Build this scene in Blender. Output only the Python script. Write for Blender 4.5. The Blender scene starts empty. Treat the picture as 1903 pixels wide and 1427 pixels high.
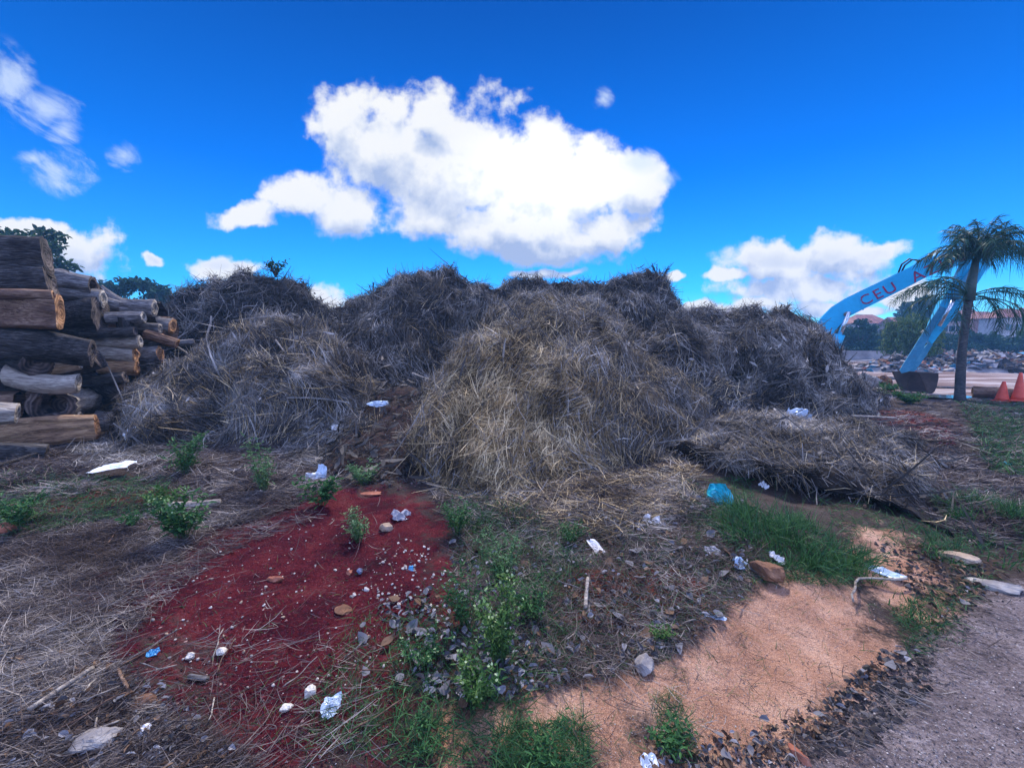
import bpy, math, random
import numpy as np
from mathutils import Vector, Matrix

# ------------------------------------------------------------------ camera, world, sun, exposure
SC = bpy.context.scene
COL = SC.collection
F = 740.0                      # focal length in photo pixels (photo is 1903 wide)
PITCH = math.radians(5.65)
CAMH = 1.6
cam_d = bpy.data.cameras.new('camera'); cam = bpy.data.objects.new('camera', cam_d); COL.objects.link(cam)
cam_d.sensor_width = 36.0; cam_d.sensor_fit = 'HORIZONTAL'; cam_d.lens = 36.0 * F / 1903.0
cam_d.clip_start = 0.05; cam_d.clip_end = 6000
cam.location = (0, 0, CAMH); cam.rotation_euler = (math.pi / 2 - PITCH, 0, 0)
SC.camera = cam
SC.view_settings.view_transform = 'Standard'; SC.view_settings.look = 'None'
SC.view_settings.gamma = 1.0; SC.view_settings.exposure = 0.5
SC.cycles.max_bounces = 6; SC.cycles.diffuse_bounces = 3; SC.cycles.transparent_max_bounces = 8
SC.cycles.volume_bounces = 0

def ray(px, py):
    a = (px - 951.5) / F; b = (713.5 - py) / F
    c, s = math.cos(PITCH), math.sin(PITCH)
    return np.array([a, c + b * s, -s + b * c])

def W(px, py, Y):
    d = ray(px, py)
    return np.array([0, 0, CAMH]) + d * (Y / d[1])

SUN_EL, SUN_AZ = math.radians(52), math.radians(8)    # the veiled sun stands just above the frame
wd = bpy.data.worlds.new('World'); SC.world = wd; wd.use_nodes = True
def build_world():
    nt = wd.node_tree; nt.nodes.clear(); L = nt.links
    def N(t, **k):
        n = nt.nodes.new(t)
        for a, v in k.items(): setattr(n, a, v)
        return n
    def lk(a, b): L.new(a, b)
    def math_(op, a, b=None, clamp=False):
        n = N('ShaderNodeMath', operation=op, use_clamp=clamp)
        for i, v in enumerate((a, b)):
            if v is None: continue
            if isinstance(v, (int, float)): n.inputs[i].default_value = v
            else: lk(v, n.inputs[i])
        return n.outputs[0]
    def mapr(v, a, b, c=0.0, d=1.0, smooth=True):
        n = N('ShaderNodeMapRange', interpolation_type='SMOOTHSTEP' if smooth else 'LINEAR', clamp=True)
        lk(v, n.inputs[0])
        for i, x in enumerate((a, b, c, d)): n.inputs[1 + i].default_value = x
        return n.outputs[0]
    def mix(fac, a, b):
        n = N('ShaderNodeMix', data_type='RGBA')
        for s, v in ((0, fac), (6, a), (7, b)):
            if isinstance(v, (int, float)): n.inputs[s].default_value = v
            elif isinstance(v, tuple): n.inputs[s].default_value = (*v, 1)
            else: lk(v, n.inputs[s])
        return n.outputs[2]
    out = N('ShaderNodeOutputWorld'); bg = N('ShaderNodeBackground')
    bg.inputs[1].default_value = 0.1
    tc = N('ShaderNodeTexCoord')
    sep = N('ShaderNodeSeparateXYZ'); lk(tc.outputs['Generated'], sep.inputs[0])
    sky = N('ShaderNodeTexSky', sky_type='NISHITA', sun_disc=False, sun_elevation=SUN_EL, sun_rotation=SUN_AZ,
            altitude=600, air_density=1.0, dust_density=0.0, ozone_density=3.0)
    ramp = N('ShaderNodeValToRGB'); lk(sep.outputs[2], ramp.inputs[0])
    e = ramp.color_ramp.elements
    e[0].position = 0.0; e[0].color = SKY_TINT[0]
    e[1].position = 0.75; e[1].color = SKY_TINT[-1]
    for p, c in zip((0.12, 0.35), SKY_TINT[1:3]):
        k = e.new(p); k.color = c
    mul = N('ShaderNodeMix', data_type='RGBA', blend_type='MULTIPLY'); mul.inputs[0].default_value = 1
    lk(sky.outputs[0], mul.inputs[6]); lk(ramp.outputs[0], mul.inputs[7])
    boost = N('ShaderNodeVectorMath', operation='SCALE'); lk(mul.outputs[2], boost.inputs[0]); boost.inputs[3].default_value = SKY_GAIN
    skycol = boost.outputs[0]
    # cloud plane coordinates: direction projected on the vertical plane y = 1
    ay = math_('MAXIMUM', sep.outputs[1], 0.05)
    u = math_('DIVIDE', sep.outputs[0], ay); v = math_('DIVIDE', sep.outputs[2], ay)
    com = N('ShaderNodeCombineXYZ'); lk(u, com.inputs[0]); lk(v, com.inputs[1])
    def field(off):
        """density of the cumulus group at an offset position"""
        ad = N('ShaderNodeVectorMath', operation='ADD'); lk(com.outputs[0], ad.inputs[0]); ad.inputs[1].default_value = (*off, 0)
        wn = N('ShaderNodeTexNoise'); lk(ad.outputs[0], wn.inputs[0]); wn.inputs['Scale'].default_value = 7; wn.inputs['Detail'].default_value = 4
        ws = N('ShaderNodeVectorMath', operation='MULTIPLY_ADD'); lk(wn.outputs[1], ws.inputs[0]); ws.inputs[1].default_value = (.13, .1, 0); ws.inputs[2].default_value = (-.065, -.05, 0)
        pw = N('ShaderNodeVectorMath', operation='ADD'); lk(ad.outputs[0], pw.inputs[0]); lk(ws.outputs[0], pw.inputs[1])
        d = None
        for (x, y, rx, ry) in CLOUDS:
            dv = ray(x, y); c = (dv[0] / dv[1], dv[2] / dv[1])
            m = N('ShaderNodeVectorMath', operation='MULTIPLY_ADD'); lk(pw.outputs[0], m.inputs[0])
            m.inputs[1].default_value = (F / rx, F / ry, 0); m.inputs[2].default_value = (-c[0] * F / rx, -c[1] * F / ry, 0)
            ln = N('ShaderNodeVectorMath', operation='LENGTH'); lk(m.outputs[0], ln.inputs[0])
            o = ln.outputs['Value']
            if d is None: d = o
            else:
                n = N('ShaderNodeMath', operation='SMOOTH_MIN'); lk(d, n.inputs[0]); lk(o, n.inputs[1]); n.inputs[2].default_value = 0.12; d = n.outputs[0]
        d = math_('SUBTRACT', 1.0, d)
        n1 = N('ShaderNodeTexNoise'); lk(ad.outputs[0], n1.inputs[0]); n1.inputs['Scale'].default_value = 11; n1.inputs['Detail'].default_value = 9; n1.inputs['Roughness'].default_value = .62
        vo = N('ShaderNodeTexVoronoi', feature='SMOOTH_F1'); lk(pw.outputs[0], vo.inputs['Vector']); vo.inputs['Scale'].default_value = 13
        vo.inputs['Detail'].default_value = 2.0; vo.inputs['Roughness'].default_value = .5
        a = math_('MULTIPLY', math_('SUBTRACT', n1.outputs[0], .5), 1.5)
        b = math_('MULTIPLY', math_('SUBTRACT', .45, vo.outputs['Distance']), .42)
        return math_('ADD', d, math_('ADD', a, b)), n1.outputs[0]
    d0, nz = field((0, 0))
    d1, _ = field((0.006, 0.055))
    alpha = math_('MULTIPLY', mapr(d0, -.14, .30), mapr(sep.outputs[1], .08, .2))
    # light comes from above/behind: thin rims glow, thick low parts go grey
    slope = math_('SUBTRACT', d0, d1)
    lit = mapr(slope, -.5, .5, smooth=False)
    low = mapr(v, ray(0, 520)[2], ray(0, 380)[2])
    gx = N('ShaderNodeVectorMath', operation='MULTIPLY_ADD'); lk(com.outputs[0], gx.inputs[0])
    dv = ray(1020, 330); gx.inputs[1].default_value = (3.1, 6.0, 0); gx.inputs[2].default_value = (-3.1 * dv[0] / dv[1], -6.0 * dv[2] / dv[1], 0)
    gl = N('ShaderNodeVectorMath', operation='LENGTH'); lk(gx.outputs[0], gl.inputs[0])
    glow = mapr(gl.outputs['Value'], 1.0, 0.1)
    lum = math_('ADD', math_('MULTIPLY', lit, .80), math_('MULTIPLY', glow, .42))
    thick = mapr(d0, 0.15, 1.0)
    lum = math_('SUBTRACT', lum, math_('MULTIPLY', thick, .17))
    def vpy(y): d_ = ray(951, y); return d_[2] / d_[1]
    base_ = math_('MULTIPLY', mapr(v, vpy(425), vpy(492)), mapr(v, vpy(515), vpy(490)))
    lum = math_('SUBTRACT', lum, math_('MULTIPLY', math_('MULTIPLY', base_, mapr(d0, -.05, .3)), .34))
    cr = N('ShaderNodeValToRGB'); lk(lum, cr.inputs[0])
    ce = cr.color_ramp.elements
    ce[0].position = 0.0; ce[0].color = (.42, .53, .80, 1)
    ce[1].position = 1.0; ce[1].color = (1.0, 1.0, .98, 1)
    k = ce.new(.28); k.color = (.70, .77, .92, 1)
    k = ce.new(.52); k.color = (.95, .97, 1.0, 1)
    cg = N('ShaderNodeVectorMath', operation='SCALE'); lk(cr.outputs[0], cg.inputs[0])
    lk(math_('ADD', 7.0, math_('MULTIPLY', glow, 1.8)), cg.inputs[3])
    col = mix(alpha, skycol, cg.outputs[0])
    # thin high wisps
    wr = N('ShaderNodeMapping'); lk(com.outputs[0], wr.inputs[0]); wr.inputs['Rotation'].default_value = (0, 0, .55)
    wm = N('ShaderNodeMapping'); lk(wr.outputs[0], wm.inputs[0]); wm.inputs['Scale'].default_value = (4.5, 10.0, 1)
    wn = N('ShaderNodeTexNoise'); lk(wm.outputs[0], wn.inputs[0]); wn.inputs['Scale'].default_value = 1.5; wn.inputs['Detail'].default_value = 8; wn.inputs['Roughness'].default_value = .65; wn.inputs['Distortion'].default_value = .4
    wmask = None
    for (x, y, rx, ry) in WISPS:
        dv = ray(x, y); c = (dv[0] / dv[1], dv[2] / dv[1])
        m = N('ShaderNodeVectorMath', operation='MULTIPLY_ADD'); lk(com.outputs[0], m.inputs[0])
        m.inputs[1].default_value = (F / rx, F / ry, 0); m.inputs[2].default_value = (-c[0] * F / rx, -c[1] * F / ry, 0)
        ln = N('ShaderNodeVectorMath', operation='LENGTH'); lk(m.outputs[0], ln.inputs[0])
        o = math_('SUBTRACT', 1.0, ln.outputs['Value'])
        wmask = o if wmask is None else math_('MAXIMUM', wmask, o)
    wa = math_('MULTIPLY', math_('MULTIPLY', mapr(math_('ADD', wmask, math_('MULTIPLY', math_('SUBTRACT', wn.outputs[0], .55), 3.0)), 0.0, 1.1), mapr(wmask, -.05, .25)), mapr(sep.outputs[1], .08, .2))
    col = mix(math_('MULTIPLY', wa, .75), col, (5.2, 6.1, 7.3))
    # unseen sky behind the viewer and overhead: bright bluish cloud added as fill light
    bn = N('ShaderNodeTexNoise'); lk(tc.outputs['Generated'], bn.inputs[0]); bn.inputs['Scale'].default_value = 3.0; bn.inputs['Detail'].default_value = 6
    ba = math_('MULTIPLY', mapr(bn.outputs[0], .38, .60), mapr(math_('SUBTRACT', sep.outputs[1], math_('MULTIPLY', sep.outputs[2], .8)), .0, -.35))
    def bgn(c):
        b_ = N('ShaderNodeBackground'); b_.inputs[1].default_value = 0.1; lk(c, b_.inputs[0]); return b_.outputs[0]
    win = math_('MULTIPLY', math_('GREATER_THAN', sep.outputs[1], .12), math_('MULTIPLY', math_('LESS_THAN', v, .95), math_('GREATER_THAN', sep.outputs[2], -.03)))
    ms = N('ShaderNodeMixShader'); lk(win, ms.inputs[0]); lk(bgn(mix(ba, skycol, BACK_FILL)), ms.inputs[1]); lk(bgn(col), ms.inputs[2])
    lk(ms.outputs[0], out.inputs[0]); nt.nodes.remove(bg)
    wd.cycles.sampling_method = 'NONE'
SKY_TINT = [(.24, .62, .80, 1), (.05, .42, .80, 1), (.0, .26, .66, 1), (.0, .09, .28, 1)]
SKY_GAIN = 1.85
BACK_FILL = (10.5, 13.5, 26.0)  # added fill cloud, out of view, brightness set to light the ground
CLOUDS = [(1130, 420, 90, 62), (1010, 465, 130, 36), (640, 235, 75, 80), (720, 270, 120, 105), (815, 215, 50, 65), (850, 310, 190, 130), (980, 330, 190, 110), (1100, 345, 125, 95), (1180, 350, 60, 70),
          (960, 425, 210, 58), (1060, 450, 120, 42), (800, 400, 95, 60), (640, 385, 85, 65), (560, 360, 75, 42), (460, 395, 75, 28),
          (60, 450, 70, 38), (150, 475, 90, 60), (60, 430, 90, 25), (400, 497, 60, 28), (450, 500, 45, 18), (595, 550, 42, 30), (1010, 513, 70, 14),
          (1440, 492, 110, 58), (1550, 478, 130, 50), (1480, 540, 150, 36), (1620, 465, 80, 26), (1355, 515, 45, 13), (1470, 545, 120, 18), (1400, 575, 130, 16), (1560, 575, 130, 18), (1290, 570, 70, 10),
          (1740, 468, 32, 15), (1690, 545, 65, 35), (1255, 520, 20, 10), (285, 487, 20, 14)]
WISPS = [(8, 150, 75, 75), (80, 205, 95, 50), (120, 240, 50, 32), (110, 318, 80, 52), (60, 295, 45, 18), (228, 290, 40, 34), (1190, 300, 50, 30), (1240, 340, 28, 30), (1122, 186, 22, 26), (1350, 468, 20, 12)]
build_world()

sun_d = bpy.data.lights.new('sun', 'SUN'); sun = bpy.data.objects.new('sun', sun_d); COL.objects.link(sun)
sun_d.energy = 4.2; sun_d.angle = math.radians(8); sun_d.color = (1.0, .95, .90)
sdir = Vector((math.sin(SUN_AZ) * math.cos(SUN_EL), math.cos(SUN_AZ) * math.cos(SUN_EL), math.sin(SUN_EL)))
sun.rotation_euler = (-sdir).to_track_quat('-Z', 'Y').to_euler(); sun.location = (0, 30, 30)

# ------------------------------------------------------------------ helpers
rng = np.random.default_rng(7)
R = random.Random(7)

def _hash(ix, iy, iz, seed):
    h = (ix.astype(np.int64) * 374761393 + iy.astype(np.int64) * 668265263 + iz.astype(np.int64) * 2147483647 + seed * 1274126177) & 0xffffffff
    h = ((h ^ (h >> 13)) * 1274126177) & 0xffffffff
    h = ((h ^ (h >> 16)) * 2246822519) & 0xffffffff
    return ((h ^ (h >> 15)) & 0xffffff) / float(0xffffff)

def vnoise(p, seed=0):
    p = np.asarray(p, float); i = np.floor(p).astype(np.int64); f = p - i; f = f * f * (3 - 2 * f)
    x, y, z = i[..., 0], i[..., 1], i[..., 2]; r = 0
    for a in (0, 1):
        for b in (0, 1):
            for c in (0, 1):
                w = (f[..., 0] if a else 1 - f[..., 0]) * (f[..., 1] if b else 1 - f[..., 1]) * (f[..., 2] if c else 1 - f[..., 2])
                r = r + w * _hash(x + a, y + b, z + c, seed)
    return r * 2 - 1

def fbm(p, seed=0, oct=4, gain=.5):
    p = np.asarray(p, float); s = 0; a = 1
    for o in range(oct):
        s = s + a * vnoise(p * 2.0 ** o + o * 17.3, seed + o); a *= gain
    return s

def sstep(a, b, x):
    t = np.clip((x - a) / (b - a), 0, 1); return t * t * (3 - 2 * t)

def mesh(name, V, Fc, smooth=False):
    """Fc: array (n,3|4) or list of such arrays"""
    me = bpy.data.meshes.new(name); V = np.asarray(V, np.float32).reshape(-1, 3)
    Fl = [np.asarray(f, np.int32) for f in (Fc if isinstance(Fc, list) else [Fc]) if len(f)]
    me.vertices.add(len(V)); me.vertices.foreach_set('co', V.ravel())
    nl = sum(f.size for f in Fl); npoly = sum(len(f) for f in Fl)
    me.loops.add(nl); me.polygons.add(npoly)
    me.loops.foreach_set('vertex_index', np.concatenate([f.ravel() for f in Fl]))
    tot = np.concatenate([np.full(len(f), f.shape[1], np.int32) for f in Fl])
    st = np.concatenate([[0], np.cumsum(tot)[:-1]]).astype(np.int32)
    me.polygons.foreach_set('loop_start', st); me.polygons.foreach_set('loop_total', tot)
    me.polygons.foreach_set('use_smooth', np.full(npoly, smooth))
    me.update(calc_edges=True); me.validate()
    return me

def ob(name, me, mat=None, parent=None, loc=None):
    o = bpy.data.objects.new(name, me); COL.objects.link(o)
    if mat is not None and me is not None and not me.materials: me.materials.append(mat)
    if parent is not None: o.parent = parent
    if loc is not None: o.location = loc
    return o

def tag(o, label=None, cat=None, group=None, kind=None):
    if label: o['label'] = label
    if cat: o['category'] = cat
    if group: o['group'] = group
    if kind: o['kind'] = kind
    return o

def thing(name, label, cat, loc, group=None, rz=0):
    o = bpy.data.objects.new(name, None); COL.objects.link(o); o.location = loc; o.rotation_euler = (0, 0, rz)
    o.empty_display_size = .1
    return tag(o, label, cat, group)

class MB:
    """collects simple shapes into one mesh"""
    def __init__(s): s.V = []; s.Q = []; s.T = []; s.n = 0
    def add(s, V, Q=(), T=()):
        s.V.append(np.asarray(V, float))
        if len(Q): s.Q.append(np.asarray(Q) + s.n)
        if len(T): s.T.append(np.asarray(T) + s.n)
        s.n += len(V)
    def prism(s, poly, axis_vec, two_sided=True):
        """extrude a planar polygon (n,3) by axis_vec, fan caps through the centroid strip"""
        P = np.asarray(poly, float); n = len(P); A = np.asarray(axis_vec, float)
        V = np.concatenate([P, P + A]); Q = [(i, (i + 1) % n, n + (i + 1) % n, n + i) for i in range(n)]
        tri = earclip(P)
        T = [(c, b, a) for a, b, c in tri] + [(a + n, b + n, c + n) for a, b, c in tri]
        s.add(V, Q, T)
    def tube(s, pts, rad, k=8, cap=True):
        pts = np.asarray(pts, float); n = len(pts); rad = np.broadcast_to(np.asarray(rad, float), (n,))
        t = np.gradient(pts, axis=0); t /= np.linalg.norm(t, axis=1, keepdims=True) + 1e-9
        ref = np.array([0, 0, 1.]) if abs(t[0][2]) < .9 else np.array([1., 0, 0])
        a = np.cross(t, ref); a /= np.linalg.norm(a, axis=1, keepdims=True) + 1e-9; b = np.cross(t, a)
        th = np.linspace(0, 2 * math.pi, k, endpoint=False)
        V = (pts[:, None] + rad[:, None, None] * (np.cos(th)[None, :, None] * a[:, None] + np.sin(th)[None, :, None] * b[:, None])).reshape(-1, 3)
        Q = [(i * k + j, i * k + (j + 1) % k, (i + 1) * k + (j + 1) % k, (i + 1) * k + j) for i in range(n - 1) for j in range(k)]
        T = []
        if cap:
            V = np.concatenate([V, pts[:1], pts[-1:]]); c0, c1 = n * k, n * k + 1
            T = [(c0, (j + 1) % k, j) for j in range(k)] + [(c1, (n - 1) * k + j, (n - 1) * k + (j + 1) % k) for j in range(k)]
        s.add(V, Q, T)
    def box(s, c, size, rot=None):
        c = np.asarray(c, float); h = np.asarray(size, float) / 2
        V = np.array([[x, y, z] for x in (-1, 1) for y in (-1, 1) for z in (-1, 1)], float) * h
        if rot is not None: V = V @ np.asarray(rot).T
        s.add(V + c, [(0, 1, 3, 2), (4, 6, 7, 5), (0, 4, 5, 1), (2, 3, 7, 6), (0, 2, 6, 4), (1, 5, 7, 3)])
    def build(s, name, mat, parent=None, smooth=False, off=None):
        V = np.concatenate(s.V)
        if off is not None: V = V - np.asarray(off)
        F_ = []
        if s.Q: F_.append(np.concatenate(s.Q))
        if s.T: F_.append(np.concatenate(s.T))
        return ob(name, mesh(name, V, F_, smooth), mat, parent)

def earclip(P):
    P = np.asarray(P, float); n = len(P)
    nrm = np.zeros(3)
    for i in range(n): nrm += np.cross(P[i], P[(i + 1) % n])
    ax = int(np.argmax(np.abs(nrm))); k = [i for i in range(3) if i != ax]; q = P[:, k]
    area = sum(q[i][0] * q[(i + 1) % n][1] - q[(i + 1) % n][0] * q[i][1] for i in range(n))
    idx = list(range(n)); out = []; sg = 1 if area > 0 else -1
    cr = lambda a, b, c: ((b[0] - a[0]) * (c[1] - a[1]) - (b[1] - a[1]) * (c[0] - a[0])) * sg
    guard = 0
    while len(idx) > 3 and guard < 999:
        guard += 1
        for i in range(len(idx)):
            a, b, c = idx[i - 1], idx[i], idx[(i + 1) % len(idx)]
            if cr(q[a], q[b], q[c]) <= 0: continue
            if any(cr(q[a], q[b], q[j]) > 0 and cr(q[b], q[c], q[j]) > 0 and cr(q[c], q[a], q[j]) > 0 for j in idx if j not in (a, b, c)): continue
            out.append((a, b, c)); idx.pop(i); break
        else: break
    out.append(tuple(idx[:3])); return out

# ---- materials
def newmat(name):
    m = bpy.data.materials.new(name); m.use_nodes = True
    nt = m.node_tree; b = nt.nodes['Principled BSDF']; b.inputs['Specular IOR Level'].default_value = .25
    return m, nt, b
def node(nt, t, **k):
    n = nt.nodes.new(t)
    for a, v in k.items(): setattr(n, a, v)
    return n
def ramp(nt, fac, stops, interp='LINEAR'):
    r = node(nt, 'ShaderNodeValToRGB'); r.color_ramp.interpolation = interp; e = r.color_ramp.elements
    e[0].position, e[0].color = stops[0][0], (*stops[0][1], 1); e[1].position, e[1].color = stops[-1][0], (*stops[-1][1], 1)
    for p, c in stops[1:-1]:
        k = e.new(p); k.color = (*c, 1)
    nt.links.new(fac, r.inputs[0]); return r.outputs[0]
def noise(nt, vec, scale, detail=4, rough=.55, dist=0):
    n = node(nt, 'ShaderNodeTexNoise'); n.inputs['Scale'].default_value = scale; n.inputs['Detail'].default_value = detail
    n.inputs['Roughness'].default_value = rough; n.inputs['Distortion'].default_value = dist
    if vec is not None: nt.links.new(vec, n.inputs[0])
    return n
def cmix(nt, fac, a, b, blend='MIX'):
    n = node(nt, 'ShaderNodeMix', data_type='RGBA', blend_type=blend)
    for s, v in ((0, fac), (6, a), (7, b)):
        if isinstance(v, (int, float)): n.inputs[s].default_value = v
        elif isinstance(v, tuple): n.inputs[s].default_value = (*v, 1)
        else: nt.links.new(v, n.inputs[s])
    return n.outputs[2]
def mth(nt, op, a, b=0.0, clamp=False):
    n = node(nt, 'ShaderNodeMath', operation=op, use_clamp=clamp)
    for i, v in enumerate((a, b)):
        if isinstance(v, (int, float)): n.inputs[i].default_value = v
        else: nt.links.new(v, n.inputs[i])
    return n.outputs[0]
def bump(nt, b, h, strength=.5, dist=.02):
    n = node(nt, 'ShaderNodeBump'); n.inputs['Strength'].default_value = strength; n.inputs['Distance'].default_value = dist
    nt.links.new(h, n.inputs['Height']); nt.links.new(n.outputs[0], b.inputs['Normal'])
def tcoord(nt, which='Object', scale=None):
    t = node(nt, 'ShaderNodeTexCoord').outputs[which]
    if scale:
        m = node(nt, 'ShaderNodeMapping'); m.inputs['Scale'].default_value = scale; nt.links.new(t, m.inputs[0]); t = m.outputs[0]
    return t
def island_mat(name, stops, rough=.8, trans=0.0, patch=None):
    """colour varies from strand to strand (and in drifts of a few decimetres)"""
    m, nt, b = newmat(name)
    g = node(nt, 'ShaderNodeNewGeometry')
    fac = g.outputs['Random Per Island']
    if patch:
        n = noise(nt, tcoord(nt, 'Object'), patch, 3)
        fac = mth(nt, 'ADD', mth(nt, 'MULTIPLY', fac, .66), mth(nt, 'MULTIPLY', mth(nt, 'SUBTRACT', n.outputs[0], .41), 1.9), True)
    c = ramp(nt, fac, stops); nt.links.new(c, b.inputs['Base Color']); b.inputs['Roughness'].default_value = rough
    if trans > 0:
        t = node(nt, 'ShaderNodeBsdfTranslucent'); nt.links.new(c, t.inputs[0])
        mx = node(nt, 'ShaderNodeMixShader'); mx.inputs[0].default_value = trans
        nt.links.new(b.outputs[0], mx.inputs[1]); nt.links.new(t.outputs[0], mx.inputs[2])
        nt.links.new(mx.outputs[0], nt.nodes['Material Output'].inputs[0])
    return m
def rough_mat(name, stops, scale=4, rough=.85, bumpd=.01, coord='Object', vec=None, detail=5, spec=None, metal=0):
    m, nt, b = newmat(name); v = tcoord(nt, coord, vec)
    n = noise(nt, v, scale, detail, .6); nt.links.new(ramp(nt, n.outputs[0], stops), b.inputs['Base Color'])
    b.inputs['Roughness'].default_value = rough; b.inputs['Metallic'].default_value = metal
    if spec is not None: b.inputs['Specular IOR Level'].default_value = spec
    if bumpd: bump(nt, b, noise(nt, v, scale * 2.5, 6, .65).outputs[0], .7, bumpd)
    return m

# ------------------------------------------------------------------ ground
def interp_poly(lst, xs):
    a = np.array(lst, float); return np.interp(xs, a[:, 0], a[:, 1])
def G0(px, py, z=0.0):
    d = ray(px, py); t = (z - CAMH) / d[2]
    return np.array([d[0] * t, d[1] * t, z])
ROAD_PX = [(1380, 1480), (1470, 1415), (1570, 1320), (1680, 1225), (1760, 1165), (1840, 1110), (1903, 1085), (2100, 1050), (2700, 1000)]
road_w = np.array([G0(*p)[:2] for p in ROAD_PX])
def seg_dist(P, A, B):
    d = B - A; t = np.clip(((P - A) @ d) / (d @ d), 0, 1); return np.linalg.norm(P - (A + t[:, None] * d), axis=1)
def poly_sd(P, poly):
    """signed distance, positive inside"""
    poly = np.asarray(poly, float); n = len(poly); d = np.full(len(P), 1e9); ins = np.zeros(len(P), bool)
    for i in range(n):
        A, B = poly[i], poly[(i + 1) % n]; d = np.minimum(d, seg_dist(P, A, B))
        c = (A[1] > P[:, 1]) != (B[1] > P[:, 1])
        with np.errstate(divide='ignore', invalid='ignore'):
            xx = (B[0] - A[0]) * (P[:, 1] - A[1]) / (B[1] - A[1] + 1e-12) + A[0]
        ins ^= c & (P[:, 0] < xx)
    return np.where(ins, d, -d)
ROAD_POLY = np.concatenate([road_w, [[30, 4.2], [30, -8], [-.6, -8], [.2, 0.2]]])
def height(x, y):
    x = np.atleast_1d(np.asarray(x, float)); y = np.atleast_1d(np.asarray(y, float))
    P = np.stack([x, y], -1); rd = -poly_sd(P, ROAD_POLY)
    near = sstep(40, 8, np.hypot(x, y))
    h = .10 * sstep(0, .9, rd) * near
    q = np.stack([x * .7, y * .7, np.zeros_like(x)], -1)
    h = h + near * sstep(-.1, .5, rd) * (.06 * fbm(q, 3, 3) + .032 * fbm(q * 4, 8, 3) + .009 * fbm(q * 22, 11, 2))
    h = h + near * .008 * fbm(q * 9, 21, 2) * (rd < 0)
    return h
def G(px, py):
    z = 0.05
    for _ in range(4):
        p = G0(px, py, z); z = float(height(p[0], p[1])[0])
    return np.array([p[0], p[1], z])
def Gv(px, py):
    """vectorised ground hit"""
    a = (px - 951.5) / F; b = (713.5 - py) / F; c, s = math.cos(PITCH), math.sin(PITCH)
    dy = c + b * s; dz = -s + b * c; z = np.full(len(px), .05)
    for _ in range(4):
        t = (z - CAMH) / dz; x, y = a * t, dy * t; z = height(x, y)
    return np.stack([x, y, z], -1)
def gpoly(lst): return np.array([G0(*p, .06)[:2] for p in lst])

SOIL = [gpoly([(395, 985), (480, 935), (540, 925), (700, 915), (775, 920), (810, 960), (835, 1010), (850, 1080), (850, 1150), (800, 1190), (770, 1260), (715, 1330), (690, 1430), (480, 1430), (330, 1350), (300, 1290), (220, 1230), (200, 1160), (240, 1110), (215, 1080), (330, 1050)])]
SOIL2 = [gpoly([(40, 950), (180, 925), (330, 920), (280, 945), (120, 968), (40, 985)]), gpoly([(1600, 765), (1690, 762), (1740, 775), (1790, 800), (1770, 822), (1720, 812), (1660, 790)]),
         gpoly([(1030, 1060), (1300, 1080), (1330, 1160), (1180, 1190), (1030, 1150)])]
SAND = [gpoly([(1010, 1295), (1120, 1265), (1230, 1240), (1320, 1165), (1370, 1115), (1440, 1085), (1520, 1070), (1590, 1100), (1640, 1160), (1660, 1205), (1600, 1260), (1560, 1310), (1440, 1385), (1360, 1400), (1250, 1390), (1190, 1330), (1200, 1440), (900, 1450), (960, 1360)]),
        gpoly([(1600, 985), (1660, 990), (1740, 1060), (1770, 1100), (1720, 1130), (1640, 1110), (1610, 1060)]), gpoly([(830, 1400), (950, 1330), (1000, 1440), (830, 1450)])]
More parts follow.
